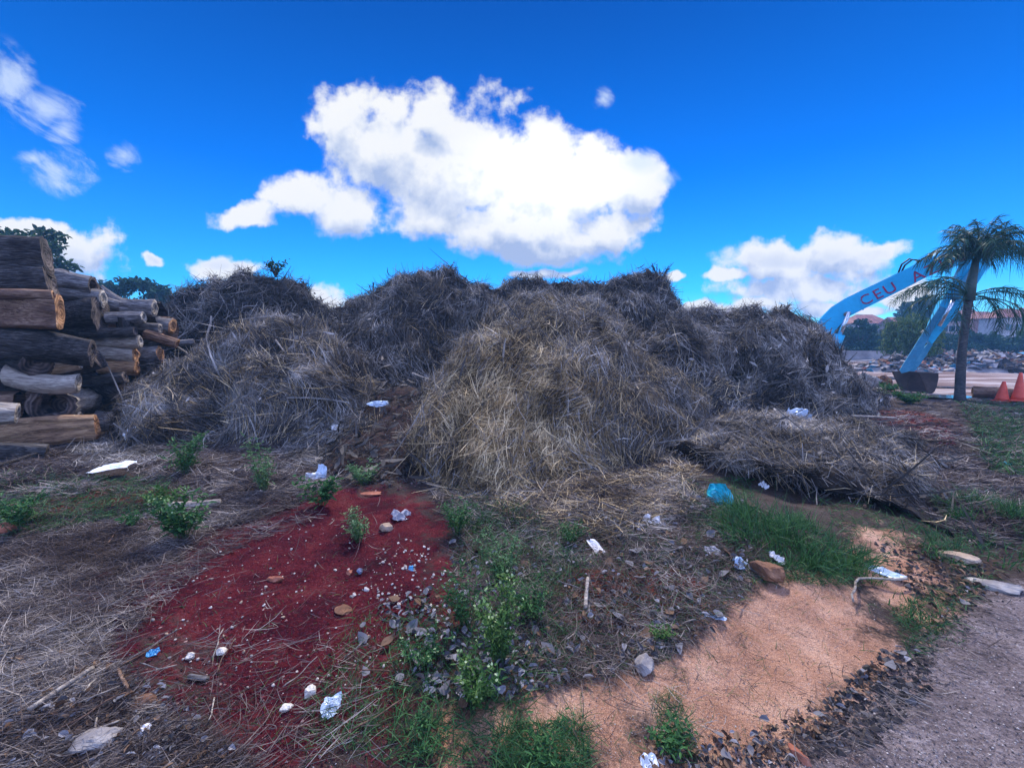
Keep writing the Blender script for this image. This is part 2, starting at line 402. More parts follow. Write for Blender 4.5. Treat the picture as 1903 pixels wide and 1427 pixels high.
def build_ground():
    def axis(lo, hi, step, far_lo, far_hi, g=1.22):
        a = list(np.arange(lo, hi + 1e-6, step)); s = step; x = a[-1]
        while x < far_hi: s *= g; x += s; a.append(x)
        s = step; x = a[0]; b = []
        while x > far_lo: s *= g; x -= s; b.append(x)
        return np.array(b[::-1] + a)
    xs = axis(-6.5, 7.5, .035, -1500, 1500); ys = axis(.5, 8.0, .03, -300, 3000)
    X, Y = np.meshgrid(xs, ys); x, y = X.ravel(), Y.ravel()
    V = np.stack([x, y, height(x, y)], -1)
    nx, ny = len(xs), len(ys)
    i = np.arange((nx - 1) * (ny - 1)); r, c = i // (nx - 1), i % (nx - 1); a = r * nx + c
    me = mesh('ground', V, np.stack([a, a + 1, a + nx + 1, a + nx], -1), True)
    P = V[:, :2]
    near = np.hypot(x, y) < 40
    def mask(polys):
        m = np.full(len(P), -9.0); m[near] = np.max([poly_sd(P[near], q) for q in polys], axis=0); return np.clip(m, -1, 1)
    yard_poly = np.array([[9, 11.3], [13, 11.0], [22, 10.5], [60, 12], [120, 60], [-20, 60], [-20, 30], [6, 15]])
    for nm, v in (('soil', mask(SOIL)), ('soil2', mask(SOIL2)), ('sand', mask(SAND)), ('road', np.clip(poly_sd(P, ROAD_POLY), -1, 1)), ('yard', np.clip(poly_sd(P, yard_poly), -1, 1))):
        at = me.attributes.new(nm, 'FLOAT', 'POINT'); at.data.foreach_set('value', v.astype(np.float32))
    m, nt, b = newmat('ground_mix'); oc = tcoord(nt, 'Object')
    edge = noise(nt, oc, 6, 6, .65).outputs[0]; fine = noise(nt, oc, 60, 5, .6).outputs[0]; med = noise(nt, oc, 3.5, 6, .6).outputs[0]; grain = noise(nt, oc, 260, 3, .6).outputs[0]
    vor = node(nt, 'ShaderNodeTexVoronoi'); nt.links.new(oc, vor.inputs['Vector']); vor.inputs['Scale'].default_value = 140
    def msk(nm, w, n=.5):
        a = node(nt, 'ShaderNodeAttribute', attribute_name=nm).outputs['Fac']
        v = mth(nt, 'ADD', a, mth(nt, 'ADD', mth(nt, 'MULTIPLY', mth(nt, 'SUBTRACT', edge, .5), n), mth(nt, 'MULTIPLY', mth(nt, 'SUBTRACT', fine, .5), n * .35)))
        r = node(nt, 'ShaderNodeMapRange'); nt.links.new(v, r.inputs[0]); r.inputs[1].default_value = -w; r.inputs[2].default_value = w; return r.outputs[0]
    base = ramp(nt, mth(nt, 'ADD', mth(nt, 'MULTIPLY', med, .5), mth(nt, 'MULTIPLY', fine, .5)), [(.3, (.02, .014, .012)), (.5, (.06, .042, .035)), (.7, (.12, .095, .08))])
    soil = ramp(nt, mth(nt, 'ADD', mth(nt, 'MULTIPLY', med, .55), mth(nt, 'MULTIPLY', fine, .45)), [(.34, (.018, .003, .007)), (.46, (.055, .004, .011)), (.56, (.105, .010, .015)), (.68, (.16, .04, .04))])
    soil2 = ramp(nt, fine, [(.3, (.05, .012, .008)), (.7, (.22, .045, .025))])
    sand = ramp(nt, mth(nt, 'ADD', mth(nt, 'MULTIPLY', med, .4), mth(nt, 'MULTIPLY', grain, .6)), [(.34, (.20, .09, .05)), (.5, (.48, .245, .15)), (.64, (.74, .48, .34))])
    road = ramp(nt, mth(nt, 'ADD', mth(nt, 'MULTIPLY', med, .45), mth(nt, 'MULTIPLY', fine, .55)), [(.32, (.06, .045, .045)), (.5, (.20, .155, .15)), (.68, (.42, .35, .34))])
    yard = ramp(nt, noise(nt, tcoord(nt, 'Object', (.25, 1.1, 1)), .9, 6, .6).outputs[0], [(.35, (.10, .06, .05)), (.5, (.22, .15, .13)), (.58, (.42, .36, .34)), (.7, (.25, .12, .09))])
    c = cmix(nt, msk('yard', .3, 2.0), base, yard)
    c = cmix(nt, msk('road', .07, .55), c, road)
    vd = mth(nt, 'MULTIPLY', mth(nt, 'LESS_THAN', vor.outputs['Distance'], .16), mth(nt, 'GREATER_THAN', mth(nt, 'ADD', vor.outputs['Color'], mth(nt, 'MULTIPLY', med, .4)), .98))
    soil = cmix(nt, vd, soil, (.36, .27, .25))
    c = cmix(nt, msk('soil', .16, 1.7), c, soil)
    c = cmix(nt, msk('soil2', .06, .45), c, soil2)
    sm = msk('sand', .09, .75)
    c = cmix(nt, sm, c, sand)
    nt.links.new(c, b.inputs['Base Color']); b.inputs['Roughness'].default_value = .95; b.inputs['Specular IOR Level'].default_value = .1
    hh = mth(nt, 'ADD', mth(nt, 'MULTIPLY', fine, .7), mth(nt, 'MULTIPLY', grain, .35))
    bump(nt, b, hh, 1.0, .035)
    return tag(ob('ground', me, m), kind='structure')
build_ground()

# ------------------------------------------------------------------ strands
def unit(v): return v / (np.linalg.norm(v, axis=-1, keepdims=True) + 1e-9)
def ribbons(P, T, Nn, L, Wd, segs=3, bend=.25, lift=.3, droop=0.0, taper=.35, root=False):
    """curved flat strands: P centre (or root), T tangent, Nn normal; returns verts, quads"""
    n = len(P); T = unit(T); Nn = unit(Nn - (Nn * T).sum(1, keepdims=True) * T); S = np.cross(T, Nn)
    t = np.linspace(0, 1, segs + 1)[None, :, None]; tt = t if root else t - .5
    L = np.broadcast_to(L, (n,))[:, None, None]; Wd = np.broadcast_to(Wd, (n,))[:, None, None]
    b1 = rng.normal(0, bend, (n, 1, 1)); b2 = rng.normal(0, bend, (n, 1, 1)); lf = rng.normal(0, lift, (n, 1, 1))
    q = (tt ** 2 - (0 if root else .08))
    C = P[:, None] + L * (tt * T[:, None] + b1 * q * S[:, None] + (np.abs(b2) * .6 * q + lf * tt) * Nn[:, None])
    if droop: C[..., 2] -= (L * droop * t ** 2)[..., 0] * rng.uniform(.3, 1.5, (n, 1))
    roll = rng.uniform(0, math.pi, (n, 1, 1)); sd = np.cos(roll) * S[:, None] + np.sin(roll) * .7 * Nn[:, None]
    wt = Wd * (1 - (1 - taper) * t ** 1.5) if root else Wd * (1 - (1 - taper) * np.abs(2 * t - 1) ** 2)
    V = np.stack([C - sd * wt / 2, C + sd * wt / 2], 2).reshape(-1, 3)
    k = segs + 1; base = (np.arange(n) * 2 * k)[:, None, None] + (np.arange(segs) * 2)[None, :, None] + np.array([0, 1, 3, 2])[None, None]
    return V, base.reshape(-1, 4)
def join(parts):
    V = []; Q = []; n = 0
    for v, q in parts: V.append(v); Q.append(q + n); n += len(v)
    return np.concatenate(V), np.concatenate(Q)

BROWN_STRAW = [(0, (.035, .026, .022)), (.35, (.10, .078, .065)), (.7, (.22, .18, .15)), (1, (.42, .36, .29))]
M = {}
M['hay'] = island_mat('hay_strand', [(0, (.035, .024, .014)), (.3, (.15, .10, .05)), (.6, (.42, .30, .15)), (1, (.82, .64, .39))], .8, .12, 1.6)
M['grey_straw'] = island_mat('weathered_strand', [(0, (.014, .012, .012)), (.35, (.06, .052, .048)), (.68, (.19, .17, .155)), (1, (.52, .47, .42))], .85, .1, 1.3)
M['dark_straw'] = island_mat('rotting_strand', [(0, (.018, .016, .015)), (.45, (.05, .043, .038)), (.8, (.11, .095, .08)), (1, (.24, .20, .16))], .9, .05, 1.2)
M['litter'] = island_mat('litter_strand', [(0, (.02, .012, .012)), (.4, (.065, .046, .042)), (.75, (.16, .13, .115)), (1, (.36, .31, .27))], .85, .08, 2.0)
M['compost'] = rough_mat('compost', [(.3, (.008, .007, .006)), (.55, (.028, .02, .016)), (.75, (.07, .052, .04))], 5, .95, .05)
M['hay_core'] = rough_mat('hay_core', [(.3, (.02, .015, .01)), (.55, (.07, .052, .035)), (.75, (.16, .125, .085))], 9, .95, .05)
M['red_mulch'] = rough_mat('red_mulch', [(.3, (.008, .004, .004)), (.55, (.028, .012, .010)), (.75, (.08, .035, .028))], 14, .95, .05)

def spline(xs, ks, vs):
    """smooth (Catmull-like) interpolation"""
    ks = np.asarray(ks, float); vs = np.asarray(vs, float); lin = np.interp(xs, ks, vs)
    w = (ks[-1] - ks[0]) / len(ks) * .35; acc = 0
    for o in (-1, -.5, 0, .5, 1): acc = acc + np.interp(xs + o * w, ks, vs)
    return .35 * lin + .65 * acc / 5

MOUNDS = {}
def mound(key, name, label, ridge, toe, back, k, mat, amp=(.16, .05), ncol=150, nrow=60, seed=1, lip=None, bumps=(), cat='heap', group='heaps of cuttings'):
    """heap from its ridge (px, py, distance) and the line of its toe on the ground (px, py)"""
    ridge = np.array(ridge, float); toe = np.array(toe, float)
    Rw = np.array([W(*r) for r in ridge]); Tw = np.array([G0(*t, .03) for t in toe])
    sr = np.linspace(0, 1, len(Rw)); st = np.linspace(0, 1, len(Tw)); s = np.linspace(0, 1, ncol)
    Rw = np.stack([spline(s, sr, Rw[:, i]) for i in range(3)], -1); Tw = np.stack([spline(s, st, Tw[:, i]) for i in range(3)], -1)
    rows = []
    nf = int(nrow * .72); nb = nrow - nf
    for t in np.linspace(0, 1, nf):
        if lip:
            under, lipf = lip
            if t < .12: hx = -under * 0 + 0; hz = lipf * (t / .12) * .8; back_ = under * (1 - t / .12 * .3)
            elif t < .2: u = (t - .12) / .08; hx = 0; hz = lipf * (.8 + .2 * u); back_ = under * .7 * (1 - u)
            else: u = (t - .2) / .8; hx = u; hz = lipf + (1 - lipf) * (1 - (1 - u) ** k); back_ = 0
            d = Rw - Tw; dl = unit(d * np.array([1, 1, 0]))
            p = Tw + d * np.array([hx, hx, 0]) + dl * back_; p[:, 2] = Tw[:, 2] + d[:, 2] * hz
        else:
            hz = 1 - (1 - t) ** k
            d = Rw - Tw; p = Tw + d * np.array([t, t, 0]); p[:, 2] = Tw[:, 2] + d[:, 2] * hz
        rows.append(p)
    for t in np.linspace(0, 1, nb + 1)[1:]:
        d = unit((Rw - Tw) * np.array([1, 1, 0])); p = Rw + d * back * t; p[:, 2] = Rw[:, 2] * (1 - t ** 1.6) - .05 * t; rows.append(p)
    P = np.array(rows)                       # row, col, 3
    du = np.gradient(P, axis=1); dv = np.gradient(P, axis=0); Nn = unit(np.cross(du, dv))
    Nn = np.where(Nn[..., 2:3] < -.3, Nn, Nn)
    tfac = np.concatenate([np.linspace(0, 1, nf), np.linspace(1, 0, nb + 1)[1:]])
    env = sstep(0, .12, tfac)[:, None] * 1.0
    q = P * np.array([1, 1, 1.0])
    disp = .075 * (fbm(q * 3.1, seed + 40, 2) - .3) * (amp[0] > .08) + 1.45 * amp[0] * (fbm(q * 1.25, seed, 3) + 1.3 * (.22 - np.abs(vnoise(q * np.array([1.7, 1.1, .9]), seed + 4)))) + amp[1] * fbm(q * 5.5, seed + 9, 3)
    P = P + Nn * (disp * env)[..., None]
    for (bx, by, bY, br, bh) in bumps:
        c = W(bx, by, bY); g = bh * np.exp(-((P - c) ** 2).sum(-1) / br ** 2); P = P + (Nn * .6 + np.array([0, -.25, .35])) * g[..., None]
    V = P.reshape(-1, 3); V[:, 2] = np.maximum(V[:, 2], -.15)
    nr = len(rows); i = np.arange((nr - 1) * (ncol - 1)); r, c = i // (ncol - 1), i % (ncol - 1); a = r * ncol + c
    Fq = np.stack([a, a + 1, a + ncol + 1, a + ncol], -1)
    root = thing(name, label, cat, (float(V[:, 0].mean()), float(V[:, 1].mean()), 0), group)
    ob('core', mesh(name, V - np.array(root.location), Fq, True), mat, root)
    MOUNDS[key] = (V, Fq, root, Nn.reshape(-1, 3))
    return root
def thatch(key, n, mat, L=(.18, .45), Wd=(.006, .012), flow=.6, lift=.16, hang=.0, up=.02, part='straw', front=True, sel=None, segs=3, bend=.3, seed=1):
    V, Fq, root, _ = MOUNDS[key]
    A, B, C, D = (V[Fq[:, j]] for j in range(4)); nr = np.cross(C - A, D - B); area = np.linalg.norm(nr, axis=1) / 2; nu = unit(nr)
    cen = (A + B + C + D) / 4
    w = area.copy()
    if front:
        view = unit(np.array([0, 0, CAMH]) - cen); facing = (nu * view).sum(1); w *= np.where(facing > -.12, 1, .06)
        w /= np.maximum(cen[:, 1], 2) ** .7
    if sel is not None: w *= sel(cen)
    w *= .22 + .78 * sstep(-.45, .35, fbm(cen * 2.3, 77, 3))
    f = rng.choice(len(Fq), n, p=w / w.sum()); a, b = rng.random((n, 1)), rng.random((n, 1))
    P = (A[f] * (1 - a) + B[f] * a) * (1 - b) + (D[f] * (1 - a) + C[f] * a) * b; Nn = nu[f]
    down = np.array([0, 0, -1.]) - Nn * (-Nn[:, 2:3]); dn = np.linalg.norm(down, axis=1, keepdims=True); down = down / (dn + 1e-6)
    rnd = rng.normal(0, 1, (n, 3)); rnd -= (rnd * Nn).sum(1, keepdims=True) * Nn; rnd = unit(rnd)
    # drifts: neighbouring strands lie alike
    ang = fbm(P * 1.1, 50 + seed, 2)[:, None] * 1.5; side = np.cross(Nn, down); dr = np.cos(ang) * down + np.sin(ang) * side
    fl = np.clip(flow * (.4 + dn), 0, .95) * rng.random((n, 1)) ** .6
    T = unit(dr * fl + rnd * (1 - fl))
    Ls = rng.uniform(*L, n) * rng.choice([.6, 1, 1, 1.5], n); Ws = rng.uniform(*Wd, n)
    Pp = P + Nn * (up + np.abs(rng.normal(0, up * 1.5, (n, 1))))
    v, q = ribbons(Pp, T, Nn, Ls, Ws, segs, bend, lift, hang)
    o = ob(part, mesh(part, v - np.array(root.location), q), mat, root); o['kind'] = 'stuff'
    return o

mound('A', 'brush_heap', 'tall rounded dark brush heap behind the log stack, topped with twigs',
      [(285, 640, 10.0), (315, 590, 10.6), (350, 548, 11), (400, 523, 11), (450, 503, 11), (510, 507, 11), (545, 530, 11), (580, 556, 11), (620, 592, 11), (670, 640, 10.8)],
      [(260, 770), (360, 760), (480, 760), (600, 760), (680, 760)], 2.5, 1.5, M['compost'], (.20, .08), seed=3)
mound('C', 'compost_ridge', 'long dark compost ridge at the back, its broken crest cutting the sky',
      [(560, 650, 11.5), (610, 588, 11.8), (660, 562, 12), (690, 545, 12), (722, 524, 12), (760, 513, 12), (800, 506, 12), (832, 502, 12), (852, 520, 12), (900, 522, 12), (945, 537, 12), (1000, 524, 12), (1050, 520, 12), (1100, 522, 12), (1150, 515, 12), (1200, 508, 12), (1228, 508, 12), (1243, 530, 12), (1262, 570, 11.8), (1310, 600, 11.5), (1380, 660, 11)],
      [(560, 790), (690, 800), (830, 775), (1000, 760), (1200, 765), (1330, 765)], 3.0, 1.25, M['compost'], (.12, .12), ncol=230, seed=5, bumps=[(760, 610, 10.8, .9, .3), (900, 590, 11, .9, .35), (1040, 580, 11, .9, .3), (700, 650, 10.4, .7, .4), (1180, 600, 11, .8, .3), (960, 560, 11.4, .5, -.25), (820, 640, 10.4, .5, -.35)])
mound('E', 'mulch_mound', 'broad dark mulch mound in front of the excavator boom',
      [(1090, 690, 8.2), (1170, 640, 9.0), (1240, 598, 10), (1290, 582, 10.5), (1340, 586, 10.6), (1400, 592, 10.6), (1440, 590, 10.6), (1478, 602, 10.5), (1508, 630, 10.4), (1545, 664, 10.3), (1582, 706, 10.1), (1625, 752, 9.6)],
      [(1090, 830), (1180, 825), (1300, 810), (1420, 800), (1530, 792), (1600, 785), (1650, 772)], 2.6, 1.7, M['compost'], (.18, .06), ncol=190, seed=8, bumps=[(1240, 690, 8.4, .6, .45), (1340, 700, 8.6, .5, -.4), (1420, 680, 9.0, .6, .4), (1180, 740, 7.6, .5, .4), (1310, 760, 7.8, .5, .35), (1480, 720, 8.8, .5, -.35), (1530, 730, 9.0, .5, .35), (1390, 770, 8.0, .4, -.3)])
mound('B', 'grass_heap', 'grey-brown heap of dry grass on the left with strands hanging down its front',
      [(205, 832, 6.7), (244, 792, 6.9), (276, 742, 7.3), (314, 698, 8.0), (360, 668, 8.4), (430, 645, 8.7), (490, 616, 9.0), (540, 608, 9.0), (590, 616, 9.0), (630, 640, 8.8), (668, 690, 8.2), (690, 755, 7.3), (700, 815, 6.6)],
      [(215, 842), (260, 834), (325, 828), (420, 826), (520, 828), (580, 828), (630, 832), (665, 840), (700, 848)], 2.2, 1.75, M['hay_core'], (.2, .07), ncol=190, seed=11, bumps=[(360, 720, 7.6, .5, .35), (470, 670, 8.2, .6, .4), (560, 690, 8.0, .5, -.45), (430, 760, 7.2, .35, -.3), (300, 760, 7.0, .5, .3), (540, 770, 7.0, .7, .4), (500, 620, 8.8, .4, .3)])
mound('G', 'soil_bank', 'dark red-brown soil bank in the gully between the two straw heaps',
      [(600, 850, 5.9), (640, 790, 6.4), (690, 735, 7.1), (760, 712, 7.4), (830, 740, 6.6), (860, 800, 5.8)],
      [(590, 892), (640, 905), (700, 912), (760, 905), (820, 892), (870, 890)], 1.2, 1.4, M['red_mulch'], (.06, .05), ncol=90, nrow=44, seed=14)
mound('D', 'hay_mound', 'big pale hay mound in the middle with straw spilling down its front',
      [(765, 822, 6.0), (795, 752, 6.9), (828, 694, 7.8), (868, 637, 9.0), (910, 596, 10.2), (960, 574, 10.8), (1030, 566, 10.9), (1100, 580, 10.6), (1170, 635, 9.4), (1235, 710, 7.8), (1310, 790, 6.4)],
      [(795, 878), (812, 897), (840, 915), (890, 930), (950, 925), (1010, 915), (1080, 900), (1160, 885), (1240, 870), (1310, 860)], 1.6, 2.7, M['hay_core'], (.16, .06), ncol=200, nrow=80, seed=17, bumps=[(930, 745, 5.9, .75, .45), (1090, 770, 5.9, .6, .35), (1200, 800, 5.9, .55, .3), (1010, 800, 5.4, .35, -.3), (1145, 740, 6.5, .5, -.3), (850, 820, 5.4, .5, .25), (1010, 650, 7.5, .6, .25), (900, 680, 6.9, .4, -.2), (1240, 745, 6.9, .5, .3)])
mound('FL', 'straw_bank', 'low straw bank on the right with a dark undercut edge above the grass tuft',
      [(1235, 808, 5.7), (1340, 790, 5.9), (1450, 780, 6.2), (1560, 786, 6.1), (1640, 806, 5.8), (1720, 842, 5.2), (1790, 896, 4.6), (1850, 972, 3.9)],
      [(1240, 858), (1300, 876), (1400, 905), (1500, 928), (1600, 950), (1690, 972), (1780, 1005), (1862, 1030)], 1.6, 1.6, M['compost'], (.075, .05), ncol=170, nrow=64, seed=21, lip=(.3, .70))
mound('H', 'straw_drift', 'low grey drift of dry grass in front of the log stack',
      [(80, 880, 5.6), (150, 838, 6.0), (210, 822, 6.2), (280, 828, 6.1), (340, 850, 5.8), (380, 885, 5.2)],
      [(70, 915), (150, 905), (220, 902), (300, 905), (390, 915)], .9, 1.5, M['hay_core'], (.06, .03), ncol=70, nrow=34, seed=24)
mound('I', 'straw_tussock', 'small grey straw tussock at the mouth of the gully',
      [(490, 880, 5.3), (530, 838, 5.7), (570, 826, 5.8), (605, 842, 5.7), (625, 885, 5.2)],
      [(480, 900), (540, 908), (590, 908), (635, 905)], .8, 1.7, M['hay_core'], (.04, .03), ncol=50, nrow=30, seed=27)

QS = 1.0
thatch('A', int(17000 * QS), M['dark_straw'], (.18, .5), (.010, .018), .45, .35, 0, .03, part='brush')
thatch('A', int(6000 * QS), M['grey_straw'], (.3, .8), (.012, .02), .5, .3, 0, .03, part='straw')
thatch('C', int(17000 * QS), M['dark_straw'], (.18, .5), (.010, .018), .7, .28, .1, .03, part='brush')
thatch('C', int(25000 * QS), M['grey_straw'], (.2, .6), (.010, .016), .85, .2, .1, .03, part='straw')
thatch('C', int(2500 * QS), M['hay'], (.2, .6), (.009, .014), .9, .2, .1, .03, part='pale_straw')
thatch('E', int(30000 * QS), M['grey_straw'], (.16, .5), (.008, .014), .75, .2, .1, .03, part='straw')
thatch('E', int(5000 * QS), M['hay'], (.16, .5), (.007, .012), .8, .2, .1, .03, part='pale_straw', sel=lambda c: .15 + np.exp(-((c[:, 0] - 2.4) / 1.6) ** 2 - ((c[:, 2] - .6) / .7) ** 2))
thatch('E', int(6000 * QS), M['dark_straw'], (.18, .5), (.010, .016), .75, .25, .1, .03, part='brush')
thatch('B', int(36000 * QS), M['grey_straw'], (.18, .55), (.007, .013), .85, .18, .2, .03, part='straw')
thatch('B', int(5000 * QS), M['hay'], (.25, .7), (.008, .014), .9, .2, .2, .03, part='pale_straw')
thatch('G', int(2500 * QS), M['dark_straw'], (.08, .25), (.006, .012), .4, .25, 0, .015, part='straw')
hayw = lambda c: .05 + np.exp(-((c[:, 0] - .0) / .8) ** 2 - ((c[:, 2] - .5) / .75) ** 2)
thatch('D', int(36000 * QS), M['hay'], (.16, .5), (.006, .011), .75, .18, .15, .03, part='straw', sel=hayw)
thatch('D', int(28000 * QS), M['grey_straw'], (.16, .5), (.006, .011), .7, .2, .15, .03, part='weathered_straw')
thatch('D', int(6000 * QS), M['dark_straw'], (.16, .5), (.007, .012), .7, .2, .15, .03, part='rotten_straw')
thatch('FL', int(20000 * QS), M['grey_straw'], (.12, .4), (.005, .010), .7, .2, .2, .02, part='straw', sel=lambda c: sstep(.12, .25, c[:, 2]) + .05)
thatch('FL', int(3000 * QS), M['hay'], (.15, .45), (.006, .010), .7, .2, .3, .02, part='pale_straw', sel=lambda c: sstep(.15, .25, c[:, 2]) + .02)
for k_, n_ in (('A', 130), ('C', 220), ('E', 200), ('B', 130), ('D', 70), ('FL', 50)):
    thatch(k_, n_, M['grey_straw' if k_ in 'ABD' else 'dark_straw'], (.4, 1.2), (.018, .034), .4, .25, 0, .06, part='branches', bend=.12)
for k_, n_ in (('A', 1500), ('C', 2200), ('E', 1800), ('B', 400), ('G', 500), ('FL', 120)):
    thatch(k_, n_, M['dark_straw' if k_ in 'ACG' else 'grey_straw'], (.07, .2), (.03, .07), .3, .3, 0, .05, part='leaf_scraps', segs=2)
thatch('H', int(6000 * QS), M['grey_straw'], (.14, .45), (.006, .011), .4, .14, 0, .02)
thatch('I', int(2600 * QS), M['grey_straw'], (.14, .4), (.006, .010), .5, .14, 0, .02)

# ------------------------------------------------------------------ log stack on the left
def wood_mat(name, stops, scale=3.0, bumpd=.02, vec=(1.2, 9, 9)):
    m, nt, b = newmat(name); v = tcoord(nt, 'Object', vec)
    n = noise(nt, v, scale, 7, .62, .6); n2 = noise(nt, tcoord(nt, 'Object'), 2.2, 4)
    f = mth(nt, 'ADD', mth(nt, 'MULTIPLY', n.outputs[0], .7), mth(nt, 'MULTIPLY', n2.outputs[0], .3))
    nt.links.new(ramp(nt, f, stops), b.inputs['Base Color']); b.inputs['Roughness'].default_value = .9; b.inputs['Specular IOR Level'].default_value = .12
    bump(nt, b, n.outputs[0], 1.0, bumpd); return m
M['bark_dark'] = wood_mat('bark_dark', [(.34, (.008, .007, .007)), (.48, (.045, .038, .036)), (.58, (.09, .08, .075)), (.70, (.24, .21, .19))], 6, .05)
M['bark_grey'] = wood_mat('bark_grey', [(.34, (.03, .027, .027)), (.48, (.14, .125, .12)), (.58, (.25, .23, .22)), (.70, (.50, .46, .44))], 6, .04)
M['wood_brown'] = wood_mat('wood_brown', [(.34, (.035, .02, .015)), (.48, (.14, .08, .055)), (.58, (.24, .15, .10)), (.70, (.42, .28, .19))], 6, .02)
M['wood_orange'] = wood_mat('wood_orange', [(.34, (.06, .03, .018)), (.48, (.24, .14, .08)), (.58, (.38, .23, .12)), (.70, (.55, .38, .23))], 6, .02)
M['wood_pale'] = wood_mat('wood_pale', [(.34, (.07, .055, .045)), (.48, (.28, .23, .19)), (.58, (.42, .36, .29)), (.70, (.62, .55, .46))], 6, .02)
def end_mat(name, stops):
    m, nt, b = newmat(name); oc = tcoord(nt, 'Object'); sp = node(nt, 'ShaderNodeSeparateXYZ'); nt.links.new(oc, sp.inputs[0])
    n = noise(nt, oc, 5, 4).outputs[0]
    rr = mth(nt, 'SQRT', mth(nt, 'ADD', mth(nt, 'MULTIPLY', sp.outputs[1], sp.outputs[1]), mth(nt, 'MULTIPLY', sp.outputs[2], sp.outputs[2])))
    w = mth(nt, 'SINE', mth(nt, 'ADD', mth(nt, 'MULTIPLY', rr, 130.0), mth(nt, 'MULTIPLY', n, 14.0)))
    f = mth(nt, 'ADD', mth(nt, 'MULTIPLY', w, .12), n)
    nt.links.new(ramp(nt, f, stops), b.inputs['Base Color']); b.inputs['Roughness'].default_value = .9; bump(nt, b, f, .6, .01); return m
M['end_orange'] = end_mat('end_orange', [(.3, (.12, .05, .02)), (.55, (.36, .17, .07)), (.75, (.55, .32, .16))])
M['end_pale'] = end_mat('end_pale', [(.3, (.10, .08, .06)), (.55, (.32, .26, .20)), (.75, (.52, .45, .36))])
M['end_dark'] = end_mat('end_dark', [(.3, (.015, .012, .011)), (.55, (.07, .05, .042)), (.75, (.16, .12, .10))])

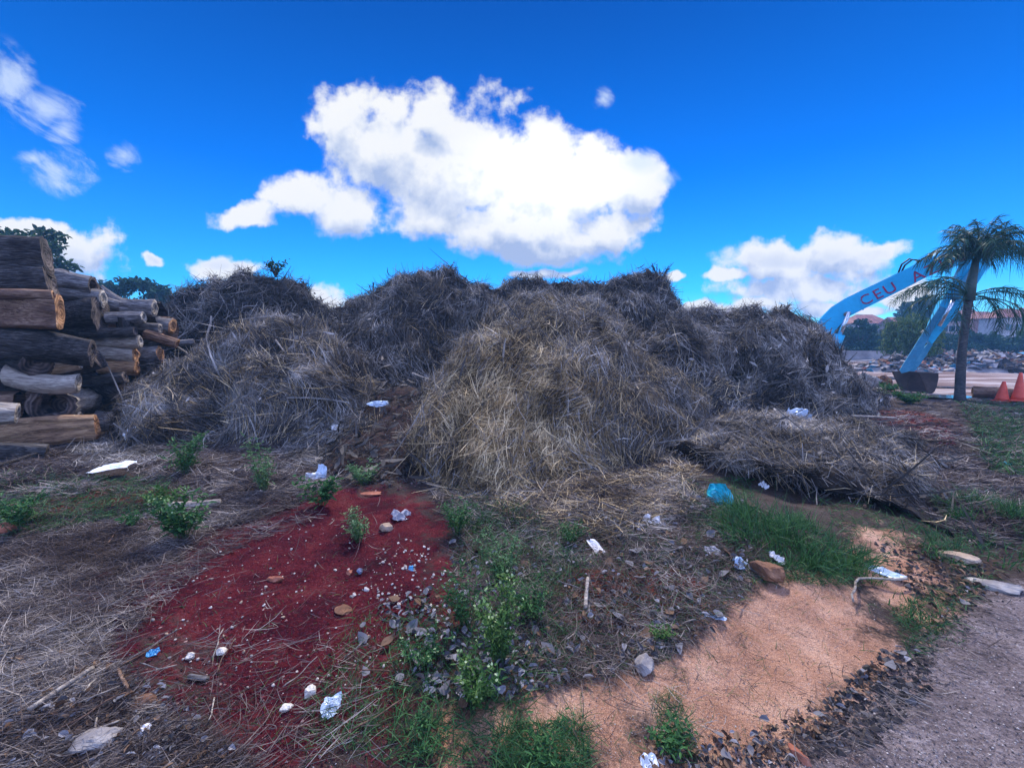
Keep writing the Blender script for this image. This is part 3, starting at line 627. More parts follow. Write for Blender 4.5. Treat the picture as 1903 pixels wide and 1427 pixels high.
def log(name, label, p1, p2, r1, r2, bark, end, bend=0.0, squash=1.0, flat=None, hollow=False, rough=.13, seed=0, cat='log', group=None, kids=True, bendy=0.0):
    p1, p2 = np.asarray(p1, float), np.asarray(p2, float); Lg = np.linalg.norm(p2 - p1); nx, k = 44, 40
    t = np.linspace(0, 1, nx); th = np.linspace(0, 2 * math.pi, k, endpoint=False)
    rad = (r1 + (r2 - r1) * t)[:, None] * np.ones((1, k))
    q = np.stack(np.broadcast_arrays((t * Lg)[:, None] * 1.6, np.cos(th)[None] * 1.2, np.sin(th)[None] * 1.2), -1)
    rad = rad * (1 + rough * fbm(q, seed + 100, 3) + rough * .8 * np.abs(vnoise(q * np.array([.7, 3.5, 3.5]), seed + 200)))
    rg = np.stack(np.broadcast_arrays((t * Lg)[:, None] * .9, np.cos(th)[None] * 4.5, np.sin(th)[None] * 4.5), -1)
    rad = rad * (1 + rough * .55 * (.5 - np.abs(vnoise(rg, seed + 31))) + rough * .35 * (.4 - np.abs(vnoise(rg * np.array([2.5, 2.2, 2.2]), seed + 32)))) 
    y = rad * np.cos(th)[None]; z = rad * np.sin(th)[None] * squash
    if flat is not None:
        lim = -(r1 + (r2 - r1) * t)[:, None] * flat; y = np.where(y < lim, lim + .15 * (y - lim) + .045 * vnoise(q * np.array([1.2, 3, 3]), seed + 7) + .02 * vnoise(q * 6, seed + 8), y)
    y = y + r1 * .45 * vnoise(np.stack([t * Lg * 1.1 + seed, 0 * t, 0 * t], -1), seed + 61)[:, None]; z = z + r1 * .30 * vnoise(np.stack([t * Lg * 1.1 + seed, 0 * t + 7, 0 * t], -1), seed + 62)[:, None]
    z = z + (bend * Lg * (4 * t * (1 - t)))[:, None]; y = y + (bendy * Lg * np.sin(t * 3.1))[:, None]
    V = np.stack([np.broadcast_to((t * Lg)[:, None], y.shape), y, z], -1).reshape(-1, 3)
    V[:, 0] += np.where((np.arange(len(V)) < k) | (np.arange(len(V)) >= len(V) - k), 1, 0) * .05 * r1 * vnoise(V * 9, seed)
    Q = np.array([(i * k + j, i * k + (j + 1) % k, (i + 1) * k + (j + 1) % k, (i + 1) * k + j) for i in range(nx - 1) for j in range(k)])
    me = mesh(name, V, Q[:, ::-1], True); me.materials.append(M[bark])
    if flat is not None:
        me.materials.append(M[end]); mi = np.array([1 if (y[i, j] + y[i, (j + 1) % k]) / 2 < -(r1 + (r2 - r1) * t[i]) * flat * .96 else 0 for i in range(nx - 1) for j in range(k)], np.int32)
        me.polygons.foreach_set('material_index', mi)
    o = ob(name, me); X = unit(p2 - p1); Z = np.array([0, 0, 1.]); Yv = unit(np.cross(Z, X)); Z = np.cross(X, Yv)
    mw = Matrix(((X[0], Yv[0], Z[0], p1[0]), (X[1], Yv[1], Z[1], p1[1]), (X[2], Yv[2], Z[2], p1[2]), (0, 0, 0, 1))); o.matrix_world = mw
    tag(o, label, cat, group)
    if kids:
        emat = M[end] if end.startswith('end') else M['end_orange' if 'orange' in end or 'brown' in end else 'end_pale']
        for e in (0, nx - 1):
            ring = V[e * k:(e + 1) * k]; c = ring.mean(0); sgn = -1 if e == 0 else 1
            rings = [ring]
            prof = [(.7, .01), (.35, -.01)] if not hollow else [(.72, .0), (.55, -.06), (.45, -.35)]
            for f, dx in prof:
                rr = c + (ring - c) * f; rr = rr + np.stack([sgn * (dx + .03 * r1 * vnoise(rr * 11, seed + 3)), 0 * rr[:, 0], 0 * rr[:, 0]], -1); rings.append(rr)
            cv = c + np.array([sgn * prof[-1][1], 0, 0]); VV = np.concatenate(rings + [cv[None]]); n = len(rings)
            QQ = np.array([(i * k + j, i * k + (j + 1) % k, (i + 1) * k + (j + 1) % k, (i + 1) * k + j) for i in range(n - 1) for j in range(k)])
            TT = np.array([((n - 1) * k + j, (n - 1) * k + (j + 1) % k, n * k) for j in range(k)])
            if sgn > 0: pass
            else: QQ, TT = QQ[:, ::-1], TT[:, ::-1]
            ob('cut_end', mesh('cut_end', VV, [QQ, TT]), emat, o)
    return o
def YS(px): return 5.2 + (px + 20) / 340.0 * 3.2
def plog(label, x1, y1, x2, y2, r1, r2, bark, end, d1=0.0, d2=None, name='log', **kw):
    if d2 is None: xm = (max(x1, -40) + x2) / 2; Y1, Y2 = YS(xm) + d1 - .0029 * (xm - x1), YS(xm) + d1 + .0029 * (x2 - xm)
    else: Y1, Y2 = YS(x1) + d1, YS(x2) + d2
    kw.setdefault('rough', .21)
    return log(name, label, W(x1, y1, Y1), W(x2, y2, Y2), r1 / F * Y1, r2 / F * Y2, bark, end, **kw)
LG = 'logs in the stack'
plog('huge dark trunk crowning the log stack under the tree', -120, 470, 88, 478, 34, 30, 'bark_dark', 'end_dark', .5, seed=1, group=LG)
plog('thick grey-brown trunk just below the topmost one', -120, 535, 100, 530, 34, 28, 'bark_dark', 'end_dark', .45, seed=2, group=LG)
plog('gnarled pale grey log end with a dark hollow at the crest', 88, 524, 176, 530, 19, 17, 'bark_grey', 'end_dark', .5, hollow=True, rough=.25, seed=3, group=LG)
plog('weathered pale split log beneath the gnarled one', 100, 548, 192, 556, 13, 14, 'bark_grey', 'end_pale', .4, rough=.2, seed=4, group=LG)
plog('squared red-brown beam with a straight sawn end', -60, 572, 114, 582, 34, 31, 'wood_brown', 'wood_brown', .1, flat=.55, rough=.06, seed=5, group=LG)
plog('massive dark log behind the squared red-brown beam', 60, 588, 194, 592, 34, 30, 'bark_dark', 'end_dark', .55, seed=6, group=LG)
plog('long blackish trunk lying across the middle of the stack', -80, 628, 172, 652, 30, 24, 'bark_dark', 'end_dark', .05, bend=.02, seed=7, group=LG)
plog('short dark log with its round end facing out', 72, 672, 20, 655, 22, 22, 'bark_dark', 'end_dark', -.1, .6, seed=8, group=LG)
plog('knotted dark log end beside the round one', 122, 668, 80, 650, 19, 20, 'bark_dark', 'end_dark', -.05, .6, rough=.28, seed=9, group=LG)
plog('forked grey branch with a sawn end on the stack top', 180, 556, 276, 578, 10, 9, 'bark_grey', 'end_orange', .4, bend=-.04, seed=10, group=LG)
plog('thin grey limb curving down behind the forked branch', 185, 535, 250, 575, 6, 8, 'bark_grey', 'end_pale', .7, bend=-.05, seed=30, group=LG)
plog('short brown log with orange lower side right of the big dark log', 186, 600, 230, 604, 16, 15, 'wood_brown', 'end_orange', .2, seed=11, group=LG)
plog('whitish broken log with a jagged right end', 238, 608, 296, 612, 10, 9, 'bark_grey', 'end_pale', .2, rough=.25, seed=12, group=LG)
plog('grey log with an orange cut end next to the brush heap', 262, 598, 322, 606, 13, 13, 'bark_grey', 'end_orange', .5, seed=13, group=LG)
plog('long pale log with peeled bark near the stack end', 168, 634, 262, 634, 12, 11, 'wood_pale', 'end_pale', 0, rough=.1, seed=14, group=LG)
plog('tan split log under the long pale peeled one', 180, 657, 252, 660, 13, 13, 'wood_pale', 'end_orange', 0, seed=15, group=LG)
plog('bright orange-brown split log low in the stack end', 188, 684, 254, 686, 14, 13, 'wood_orange', 'end_orange', -.05, seed=16, group=LG)
plog('dark round log with a white cut face', 246, 688, 308, 686, 15, 14, 'bark_dark', 'end_pale', .1, seed=17, group=LG)
plog('slim bare branch jutting out of the stack to the right', 268, 642, 360, 634, 5, 4, 'bark_grey', 'end_pale', .2, .0, seed=18, group=LG)
plog('dark log with a small orange cut face above the jutting branch', 255, 640, 306, 628, 9, 8, 'bark_dark', 'end_orange', .1, seed=19, group=LG)
plog('smooth pale curved log bent like a boomerang', 8, 698, 148, 706, 19, 17, 'wood_pale', 'end_pale', -.1, bend=-.10, rough=.07, seed=20, group=LG)
plog('hollow log with a dark rotten core', 108, 754, 178, 742, 30, 25, 'wood_pale', 'end_dark', -.2, .5, hollow=True, rough=.2, seed=21, group=LG)
plog('pale splintered log end at the photo edge', -60, 760, 34, 764, 20, 18, 'wood_pale', 'end_pale', -.1, rough=.25, seed=22, group=LG)
plog('big split trunk with orange-brown heartwood at the stack foot', -90, 812, 182, 790, 34, 22, 'wood_orange', 'wood_orange', -.15, flat=.5, rough=.1, seed=23, group=LG)
plog('grey mossy stump end beside the split trunk', 182, 786, 219, 788, 20, 19, 'bark_grey', 'end_dark', -.2, rough=.2, seed=24, group=LG)
plog('blackened log lying lowest at the photo edge', -80, 842, 86, 846, 24, 20, 'bark_dark', 'end_dark', -.45, seed=25, group=LG)
plog('dark wedge of split wood leaning in the stack', 150, 702, 240, 742, 14, 8, 'bark_dark', 'end_dark', 0, rough=.3, seed=26, group=LG)
plog('dark bark-covered slab under the leaning wedge', 172, 738, 236, 742, 16, 12, 'bark_dark', 'end_dark', .1, rough=.3, seed=27, group=LG)
plog('small reddish billet near the grass heap', 238, 748, 264, 750, 9, 9, 'wood_brown', 'end_orange', .1, seed=28, group=LG)
plog('small golden log end tucked behind the mossy stump', 218, 766, 248, 772, 11, 11, 'wood_orange', 'end_orange', .1, seed=29, group=LG)
plog('short brown chunk beneath the dark round log', 250, 712, 300, 716, 11, 10, 'wood_brown', 'end_orange', .3, seed=31, group=LG)
EX = [('narrow grey log on the stack end below the orange-cut one', 200, 592, 268, 588, 10, 10, 'bark_grey', 'end_pale'), ('thin dark pole lying over the long pale peeled log', 150, 620, 250, 616, 8, 8, 'bark_dark', 'end_dark'), ('short mossy dark log left of the tan split one', 118, 690, 186, 668, 20, 19, 'bark_dark', 'end_dark'),
      ('cracked grey log end above the dark round log', 252, 664, 300, 660, 14, 14, 'bark_grey', 'end_orange'), ('crooked dark limb in the middle gap of the stack', 140, 716, 232, 700, 10, 10, 'bark_dark', 'end_dark'), ('reddish split stick low in the stack end', 215, 722, 268, 730, 9, 8, 'wood_brown', 'end_orange'),
      ('pale broken stub over the curved log', 96, 684, 150, 676, 12, 10, 'wood_pale', 'end_pale'), ('slender brown pole across the squared beam top', -30, 546, 98, 548, 9, 8, 'wood_brown', 'end_orange'), ('dark stub standing between the two brown logs', 234, 590, 236, 618, 10, 10, 'bark_dark', 'end_dark'),
      ('short grey billet at the far end of the stack crest', 226, 566, 286, 572, 12, 13, 'bark_grey', 'end_pale'), ('brown branch dipping toward the brush heap', 272, 622, 330, 640, 9, 8, 'wood_brown', 'end_orange'), ('grey splinter log under the hollow log', 60, 786, 150, 778, 12, 10, 'bark_grey', 'end_pale')]
for i, e in enumerate(EX): plog(*e, -.12 + .03 * (i % 4), seed=120 + i, group=LG, rough=.24)
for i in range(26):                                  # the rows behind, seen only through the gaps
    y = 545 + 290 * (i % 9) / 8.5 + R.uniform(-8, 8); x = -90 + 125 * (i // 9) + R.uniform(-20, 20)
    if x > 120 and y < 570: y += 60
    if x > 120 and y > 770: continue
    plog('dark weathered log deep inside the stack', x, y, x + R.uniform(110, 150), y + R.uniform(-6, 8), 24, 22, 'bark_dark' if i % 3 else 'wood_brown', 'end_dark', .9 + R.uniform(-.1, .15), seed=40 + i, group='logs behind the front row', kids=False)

# ------------------------------------------------------------------ rubbish, stones, wood pieces on the ground
def film(name, col, rough=.35, spec=.5, trans=.25, var=.12):
    m, nt, b = newmat(name); n = noise(nt, tcoord(nt, 'Object'), 14, 5)
    c0 = tuple(max(0, x * (1 - var * 2.5)) for x in col); nt.links.new(ramp(nt, n.outputs[0], [(.3, c0), (.65, col)]), b.inputs['Base Color'])
    b.inputs['Roughness'].default_value = rough; b.inputs['Specular IOR Level'].default_value = spec; bump(nt, b, noise(nt, tcoord(nt, 'Object'), 30, 4).outputs[0], .5, .006); return m
M['white_film'] = film('white_film', (.82, .84, .86)); M['paper'] = film('paper', (.74, .70, .68), .8, .1); M['turquoise'] = film('turquoise_film', (.02, .42, .50), .3, .5)
M['blue_film'] = film('blue_film', (.015, .04, .16), .3, .5); M['grey_paper'] = film('grey_paper', (.34, .33, .36), .8, .1); M['clear_film'] = film('clear_film', (.50, .60, .72), .2, .6); M['sky_film'] = film('sky_film', (.05, .30, .55), .4)
def sheet(name, label, px, py, w, d, mat, seed, rz=0, tilt=(0, 0), crumple=.25, cat='litter', lift=.0, at=None, long_corners=.3, res=(9, 28), group=None):
    """crumpled film or paper lying where the pixel meets the ground (or at a world point)"""
    p = G(px, py) if at is None else np.asarray(at, float); nr, k = res
    th = np.linspace(0, 2 * math.pi, k, endpoint=False); rr = np.linspace(0, 1, nr)[1:]
    out = 1 + long_corners * vnoise(np.stack([np.cos(th) * 1.7, np.sin(th) * 1.7, 0 * th + seed * 3.1], -1), seed) + .12 * vnoise(np.stack([np.cos(th) * 6, np.sin(th) * 6, 0 * th], -1), seed + 1)
    sq = 1 / np.maximum(np.abs(np.cos(th)), np.abs(np.sin(th))) ** .6
    X = (rr[:, None] * (out * sq * np.cos(th))[None]) * w / 2; Y = (rr[:, None] * (out * sq * np.sin(th))[None]) * d / 2
    V = np.concatenate([[[0, 0, 0]], np.stack([X, Y, 0 * X], -1).reshape(-1, 3)]); s = 3.2 / max(w, d)
    q = np.stack([V[:, 0] * s, V[:, 1] * s, 0 * V[:, 0] + seed], -1)
    V[:, 2] = crumple * min(w, d) * (1.2 * np.abs(vnoise(q, seed + 2)) + .6 * np.abs(vnoise(q * 2.3, seed + 3)) + .25 * vnoise(q * 5, seed + 4)) + .006 + lift
    V[:, :2] += .06 * min(w, d) * np.stack([vnoise(q * 2, seed + 5), vnoise(q * 2, seed + 6)], -1)
    Q = np.array([(1 + i * k + j, 1 + i * k + (j + 1) % k, 1 + (i + 1) * k + (j + 1) % k, 1 + (i + 1) * k + j) for i in range(nr - 2) for j in range(k)]); T = np.array([(0, 1 + (j + 1) % k, 1 + j) for j in range(k)])
    o = ob(name, mesh(name, V, [Q, T[:, ::-1]]), M[mat]); o.location = p; o.rotation_euler = (tilt[0], tilt[1], rz); return tag(o, label, cat, group)
M['stone_tan'] = rough_mat('stone_tan', [(.3, (.18, .12, .08)), (.6, (.40, .29, .20)), (.75, (.55, .45, .34))], 9, .9, .01)
M['stone_cream'] = rough_mat('stone_cream', [(.3, (.40, .35, .28)), (.7, (.74, .68, .58))], 12, .85, .006)
M['stone_grey'] = rough_mat('stone_grey', [(.3, (.12, .10, .095)), (.55, (.26, .23, .21)), (.75, (.42, .38, .34))], 9, .9, .01)
M['stone_brown'] = rough_mat('stone_brown', [(.3, (.06, .03, .02)), (.55, (.18, .085, .045)), (.75, (.34, .18, .10))], 9, .9, .01)
M['brick'] = rough_mat('brick', [(.3, (.16, .05, .03)), (.6, (.36, .13, .075)), (.75, (.48, .24, .16))], 14, .9, .006)
M['white_pebble'] = rough_mat('white_pebble', [(.3, (.30, .25, .22)), (.7, (.62, .56, .50))], 20, .7, .003)
M['blue_stone'] = rough_mat('blue_stone', [(.3, (.05, .06, .10)), (.7, (.16, .19, .30))], 20, .6, .003)
def stone_mesh(name, seed, size, cuts=9, k=26, nr=18, rough=.13):
    u = np.linspace(0, math.pi, nr); v = np.linspace(0, 2 * math.pi, k, endpoint=False)
    P = np.stack([np.sin(u)[:, None] * np.cos(v)[None], np.sin(u)[:, None] * np.sin(v)[None], np.broadcast_to(np.cos(u)[:, None], (nr, k))], -1).reshape(-1, 3)
    rs = np.random.default_rng(seed)
    for _ in range(cuts):
        n = unit(rs.normal(0, 1, 3)); dd = rs.uniform(.5, .85); over = np.maximum(0, P @ n - dd); P = P - over[:, None] * n
    P = P * (1 + rough * fbm(P * 2.5, seed, 3)[:, None]) * np.asarray(size) / 2
    Q = np.array([(i * k + j, (i + 1) * k + j, (i + 1) * k + (j + 1) % k, i * k + (j + 1) % k) for i in range(nr - 1) for j in range(k)])
    return mesh(name, P, Q)
def stone(name, label, px, py, size, mat, seed, rz=0, tilt=0.0, cat='stone', group=None, sink=.25, **kw):
    o = ob(name, stone_mesh(name, seed, size, **kw), M[mat]); p = G(px, py); p[2] += size[2] * (.5 - sink); o.location = p; o.rotation_euler = (tilt, tilt * .6, rz); return tag(o, label, cat, group)
def stick(name, label, a, b, r, mat, seed=0, cat='stick', bend=.03, flatz=.6, group=None, taper=.7):
    a, b = np.asarray(a, float), np.asarray(b, float); n = 9; t = np.linspace(0, 1, n)[:, None]; P = a + (b - a) * t; Lg = np.linalg.norm(b - a)
    P = P + Lg * bend * np.stack([vnoise(np.stack([t[:, 0] * 2.5 + seed, 0 * t[:, 0] + c, 0 * t[:, 0]], -1), seed) for c in (0, 5, 9)], -1) * np.array([1, 1, .4])
    m = MB(); m.tube(P - a, r * (1 + .25 * vnoise(P * 9, seed)) * np.linspace(1, taper, n), 7); o = m.build(name, M[mat], smooth=True); o.location = a; return tag(o, label, cat, group)

sheet('plastic_sheet', 'flat bright white plastic sheet on the grey straw drift', 218, 884, .33, .24, 'white_film', 3, .25, (.12, -.1), .08, lift=.1, cat='plastic sheet')
sheet('plastic_scrap', 'crumpled white plastic scrap at the foot of the grass heap', 258, 822, .26, .22, 'white_film', 4, -.5, (.5, .35), .3, lift=.14, cat='plastic scrap')
sheet('plastic_bag', 'rounded white plastic bag half behind a weed by the gully', 583, 892, .17, .16, 'white_film', 5, .2, (1.0, .1), .35, lift=.0, cat='plastic bag')
sheet('fabric_rag', 'limp grey-blue rag hanging upright near the white bag', 597, 892, .12, .32, 'clear_film', 6, .1, (1.25, .12), .25, lift=.02, cat='rag')
sheet('turquoise_bag', 'torn turquoise plastic bag beside the tall grass tuft', 1338, 932, .23, .24, 'turquoise', 7, -.6, (1.0, .15), .3, cat='plastic bag', lift=.03)
sheet('paper_scrap', 'crumpled white paper with pinkish edge below the hay mound', 1208, 971, .13, .11, 'paper', 8, .1, (.25, .1), .4, cat='paper scrap')
sheet('paper_strip', 'long white paper strip standing in the weeds', 1114, 1026, .08, .26, 'paper', 9, .55, (.5, -.2), .2, cat='paper strip')
sheet('plastic_flake', 'small pale blue plastic flake left of the crumpled white paper', 1148, 966, .06, .05, 'clear_film', 10, .5, (.3, 0), .3, cat='plastic flake')
sheet('plastic_flake', 'tiny pale plastic flake beside a blue one under the hay', 1130, 963, .05, .05, 'white_film', 110, .5, (.3, 0), .3, cat='plastic flake')
sheet('grey_cardboard', 'torn grey cardboard piece on the red soil behind the tan stone', 745, 962, .16, .13, 'grey_paper', 11, .4, (.25, .1), .3, cat='cardboard')
sheet('white_paper', 'pale bluish sheet of paper flat on the red soil near the front', 617, 1313, .075, .085, 'clear_film', 12, .3, (.18, .05), .12, cat='paper')
sheet('torn_card', 'torn white card lying upper of two at the front left', 263, 1374, .062, .09, 'paper', 13, .2, (.3, -.2), .25, cat='card')
sheet('torn_card', 'torn white card with ragged edge touching the photo bottom', 287, 1418, .08, .07, 'paper', 14, -.3, (.3, .2), .25, cat='card')
sheet('crumpled_bag', 'crumpled clear plastic bag on top of the straw bank', 0, 0, .34, .28, 'clear_film', 15, 0, (.7, .2), .45, cat='plastic bag', at=W(1480, 778, 6.5))
sheet('blue_bag', 'dark blue plastic bag sunk in the straw at right', 0, 0, .36, .34, 'blue_film', 16, .2, (.9, .2), .4, cat='plastic bag', at=W(1622, 835, 5.6))
sheet('plastic_scrap', 'white plastic scrap high on the hay mound right shoulder', 0, 0, .16, .14, 'white_film', 17, 0, (1, 0), .4, cat='plastic scrap', at=W(1111, 645, 7.6))
sheet('plastic_scrap', 'white and blue plastic scrap in the dark gully', 0, 0, .34, .12, 'clear_film', 18, .3, (.9, 0), .35, cat='plastic scrap', at=W(705, 752, 6.6))
sheet('plastic_scrap', 'small pinkish plastic scrap low in the gully', 628, 802, .18, .10, 'paper', 19, .3, (.6, 0), .35, cat='plastic scrap', at=W(627, 796, 6.15))
sheet('plastic_scrap', 'lone white chip on the dark compost ridge', 0, 0, .10, .2, 'white_film', 20, .3, (1.2, 0), .35, cat='plastic scrap', at=W(803, 600, 10.6))
sheet('tissue', 'white tissue ball behind the tall grass tuft', 1417, 905, .09, .08, 'white_film', 21, .3, (.4, 0), .5, cat='tissue')
sheet('tissue', 'folded greyish tissue in front of the tall grass tuft', 1440, 1040, .10, .10, 'paper', 22, .9, (.5, .2), .35, cat='tissue')
sheet('plastic_scrap', 'bluish plastic scrap left of the big brown stone', 1370, 1052, .10, .10, 'clear_film', 23, .1, (.4, .2), .4, cat='plastic scrap')
sheet('grey_cardboard', 'flat purple-grey cardboard bit in the leaves near the bluish scrap', 1325, 1026, .12, .10, 'grey_paper', 24, .1, (.2, .1), .15, cat='cardboard')
sheet('plastic_scrap', 'turquoise scrap among straw at the far right edge', 1880, 866, .18, .1, 'turquoise', 25, .1, (.4, 0), .3, cat='plastic scrap')
sheet('plastic_scrap', 'white scrap standing on the straw bank tongue', 0, 0, .08, .16, 'white_film', 26, .1, (1.2, 0), .3, cat='plastic scrap', at=W(1730, 893, 4.9))
sheet('metal_strip', 'bent grey metal strip lying on the upper sand', 1640, 1064, .26, .07, 'clear_film', 27, -.75, (.2, 0), .3, cat='metal strip')
sheet('plastic_strip', 'narrow silvery plastic strip at the left tip of the sand', 1322, 1146, .17, .04, 'clear_film', 28, -.35, (.15, 0), .3, cat='plastic strip')
sheet('white_paper', 'white torn paper at the photo bottom in dark leaves', 1205, 1424, .06, .06, 'white_film', 29, .2, (.4, 0), .3, cat='paper')
sheet('lost_jar_top', 'blue plastic lid at the edge of the red soil', 285, 1214, .05, .035, 'sky_film', 30, .2, (.3, 0), .2, cat='plastic lid')
sheet('blue_chip', 'small blue chip in the gravel patch', 764, 1058, .035, .045, 'sky_film', 31, .2, (.6, 0), .2, cat='plastic chip')

stone('rock', 'rounded rust-brown stone at the upper edge of the sand', 1424, 1072, (.20, .16, .15), 'stone_brown', 1, -.4)
stone('rock', 'rough grey-tan rock where the sand meets the leaves', 1200, 1246, (.11, .11, .10), 'stone_grey', 2, .3)
stone('rock', 'tan stone on the red soil beside the pale flowering weed', 719, 984, (.12, .10, .09), 'stone_tan', 3, .2)
stone('rock', 'cream-coloured pointed stone above the bluish paper', 575, 1290, (.055, .05, .055), 'stone_cream', 4)
stone('rock', 'beige flat stone left of the bluish paper', 531, 1320, (.05, .045, .035), 'stone_cream', 5, .6)
stone('rock', 'square white stone upright on the red soil', 353, 1222, (.04, .035, .045), 'stone_cream', 6, .2)
stone('rock', 'round whitish stone right of the square one', 411, 1215, (.055, .05, .04), 'stone_cream', 7)
stone('rock', 'large flat grey stone at the front left corner', 182, 1380, (.15, .12, .07), 'stone_grey', 8, .5)
stone('rock', 'ochre-brown stone among straw at the front left', 268, 1310, (.09, .075, .05), 'stone_brown', 9, .2)
stone('rock', 'broad tan stone slab at the right by the dark weeds', 1780, 1042, (.26, .16, .08), 'stone_tan', 10, -.4)
stone('rock', 'long pale slab beside the road at the right edge', 1850, 1092, (.30, .16, .08), 'stone_grey', 11, -.5)
stone('brick_shard', 'brown tile shard lying on the red soil', 514, 1080, (.12, .06, .05), 'brick', 12, -.1, cat='tile shard', cuts=10)
stone('brick_shard', 'rusty brown plate fragment in front of the grey leaves', 638, 1136, (.09, .10, .03), 'stone_brown', 13, .5, .3, cat='tile shard', cuts=10)
stone('brick_shard', 'long red brick sliver at the foot of the soil bank', 690, 920, (.26, .07, .05), 'brick', 14, .25, cat='brick', cuts=10)
stone('brick_shard', 'broken reddish tile at the photo bottom by the road', 1487, 1408, (.05, .10, .04), 'brick', 15, .3, .2, cat='tile shard', cuts=10)
stone('brick_shard', 'dark red brick lump at the far left edge', 12, 985, (.18, .14, .10), 'brick', 16, .3, cat='brick', cuts=8)
stone('blue_stone', 'bluish pebble on the small clod above the gravel', 669, 1064, (.05, .04, .04), 'blue_stone', 17)
stone('red_pebble', 'round red pebble beside the bluish one', 650, 1066, (.045, .045, .04), 'brick', 18)
stone('white_pebble', 'oblong white pebble in front of the bluish one', 681, 1097, (.05, .03, .03), 'white_pebble', 19, -.7)
PEB = [ob('pebble', stone_mesh('pebble', 300 + i, (.03, .024, .018), 6, 10, 7), M[('white_pebble', 'stone_cream', 'white_pebble', 'stone_grey', 'stone_tan')[i % 5]]) for i in range(10)]
def scatter_pebbles(n, poly, label, group, smin=.5, smax=1.2):
    poly = np.asarray(poly, float); lo, hi = poly.min(0), poly.max(0); c = 0
    while c < n:
        q = lo + (hi - lo) * np.array([R.random(), R.random()])
        if poly_sd(q[None], poly)[0] < 0: continue
        src = PEB[R.randrange(10)]
        o = src if 'category' not in src else src.copy()
        if o is not src: COL.objects.link(o)
        p = G(*q); o.location = p + np.array([0, 0, .004]); s = R.uniform(smin, smax) ** 1.3; o.scale = (s, s, s); o.rotation_euler = (R.uniform(-.4, .4), R.uniform(-.4, .4), R.uniform(0, 6.3))
        tag(o, label, 'pebble', group); c += 1
scatter_pebbles(150, [(700, 1010), (760, 1000), (830, 1040), (850, 1100), (820, 1150), (730, 1130), (650, 1110), (690, 1060)], 'pale pebble in the gravel patch on the red soil', 'pebbles of the gravel patch', .3, .95)
scatter_pebbles(90, [(360, 1010), (520, 960), (680, 990), (640, 1080), (560, 1170), (480, 1230), (330, 1200), (260, 1130)], 'small pale pebble scattered over the open red soil', 'pebbles on the red soil', .3, .85)
scatter_pebbles(50, [(250, 1110), (500, 1180), (780, 1150), (740, 1280), (640, 1330), (420, 1290), (260, 1220)], 'small pale pebble near the front of the red soil', 'pebbles at the front of the red soil', .25, .7)

def gp(px, py, up=.01): p = G(px, py); p[2] += up; return p
stick('wood_board', 'pale weathered board behind the leafy weed on the left', gp(318, 950, .05), gp(412, 944, .06), .045, 'wood_pale', 1, 'board')
stick('wood_stake', 'long beige splintered stake in the front left straw', gp(55, 1332, .03), gp(176, 1258, .05), .012, 'wood_pale', 2, 'stake', .01)
stick('wood_stake', 'short brown stick lying below the long beige stake', gp(222, 1250, .02), gp(242, 1295, .02), .008, 'wood_brown', 3, 'stick')
stick('wood_stake', 'upright tan stick fragment in the leaf litter', gp(1088, 1138, .02), gp(1092, 1090, .06), .013, 'wood_pale', 4, 'stick', .01)
stick('wood_chip', 'small grey rectangular wood chip on dark straw', gp(352, 1262, .015), gp(386, 1268, .015), .012, 'bark_grey', 5, 'wood chip', 0, taper=1)
stick('fallen_branch', 'dark fallen branch at the foot of the log stack', gp(-30, 882, .05), gp(82, 853, .1), .025, 'bark_dark', 6, 'branch')
stick('fallen_branch', 'dark branch under the overhanging straw bank edge', W(1392, 868, 4.75), W(1520, 892, 4.5), .022, 'bark_dark', 7, 'branch')
stick('dry_stalk', 'thin pale stem leaning over the tall grass tuft', gp(1522, 940, .02), W(1497, 848, 4.75), .006, 'wood_pale', 8, 'stem', .05)
stick('dry_stalk', 'long thin stem lying across the front of the red soil', gp(60, 1310, .02), gp(330, 1245, .03), .004, 'wood_pale', 9, 'stem', .02)
stick('dry_stalk', 'bent thin stem on the lower red soil', gp(388, 1228, .01), gp(418, 1178, .03), .004, 'wood_pale', 10, 'stem', .08)
stick('bare_stick', 'pale bare stick on the dark compost ridge', W(710, 622, 10.0), W(737, 648, 9.7), .028, 'wood_pale', 11)
stick('bare_stick', 'pale bare stick at the left foot of the brush heap', W(330, 645, 9.0), W(365, 668, 8.6), .02, 'wood_pale', 12)
stick('bare_stick', 'broken forked stake standing in the brush heap', W(382, 650, 9.3), W(391, 588, 9.8), .03, 'wood_pale', 13)
stick('bare_stick', 'thin pale stick leaning on the left grass heap', W(512, 632, 8.0), W(529, 654, 7.8), .02, 'wood_pale', 14)
stick('bare_stick', 'grey twig poking from the left edge of the hay mound', W(766, 693, 7.0), W(800, 706, 6.8), .014, 'wood_pale', 15)
stick('bare_stick', 'hanging pale stick in the front of the grass heap', W(415, 725, 7.3), W(408, 760, 7.1), .014, 'wood_pale', 16)
stick('bare_stick', 'thin grey branch along the top of the straw bank', W(1400, 818, 5.1), W(1500, 838, 4.8), .016, 'bark_grey', 17)
stick('bare_stick', 'pale branch lying on the mulch beside the red earth', gp(1580, 778, .12), gp(1665, 790, .14), .02, 'wood_pale', 18)
stick('bare_stick', 'crossed brown stick under the straw bank overhang', gp(1612, 945, .02), W(1628, 915, 4.5), .014, 'wood_brown', 19)
stick('dead_root', 'pale forked root lying on the sand', gp(1648, 1078, .05), gp(1580, 1130, .03), .008, 'wood_pale', 20, 'root', .12)
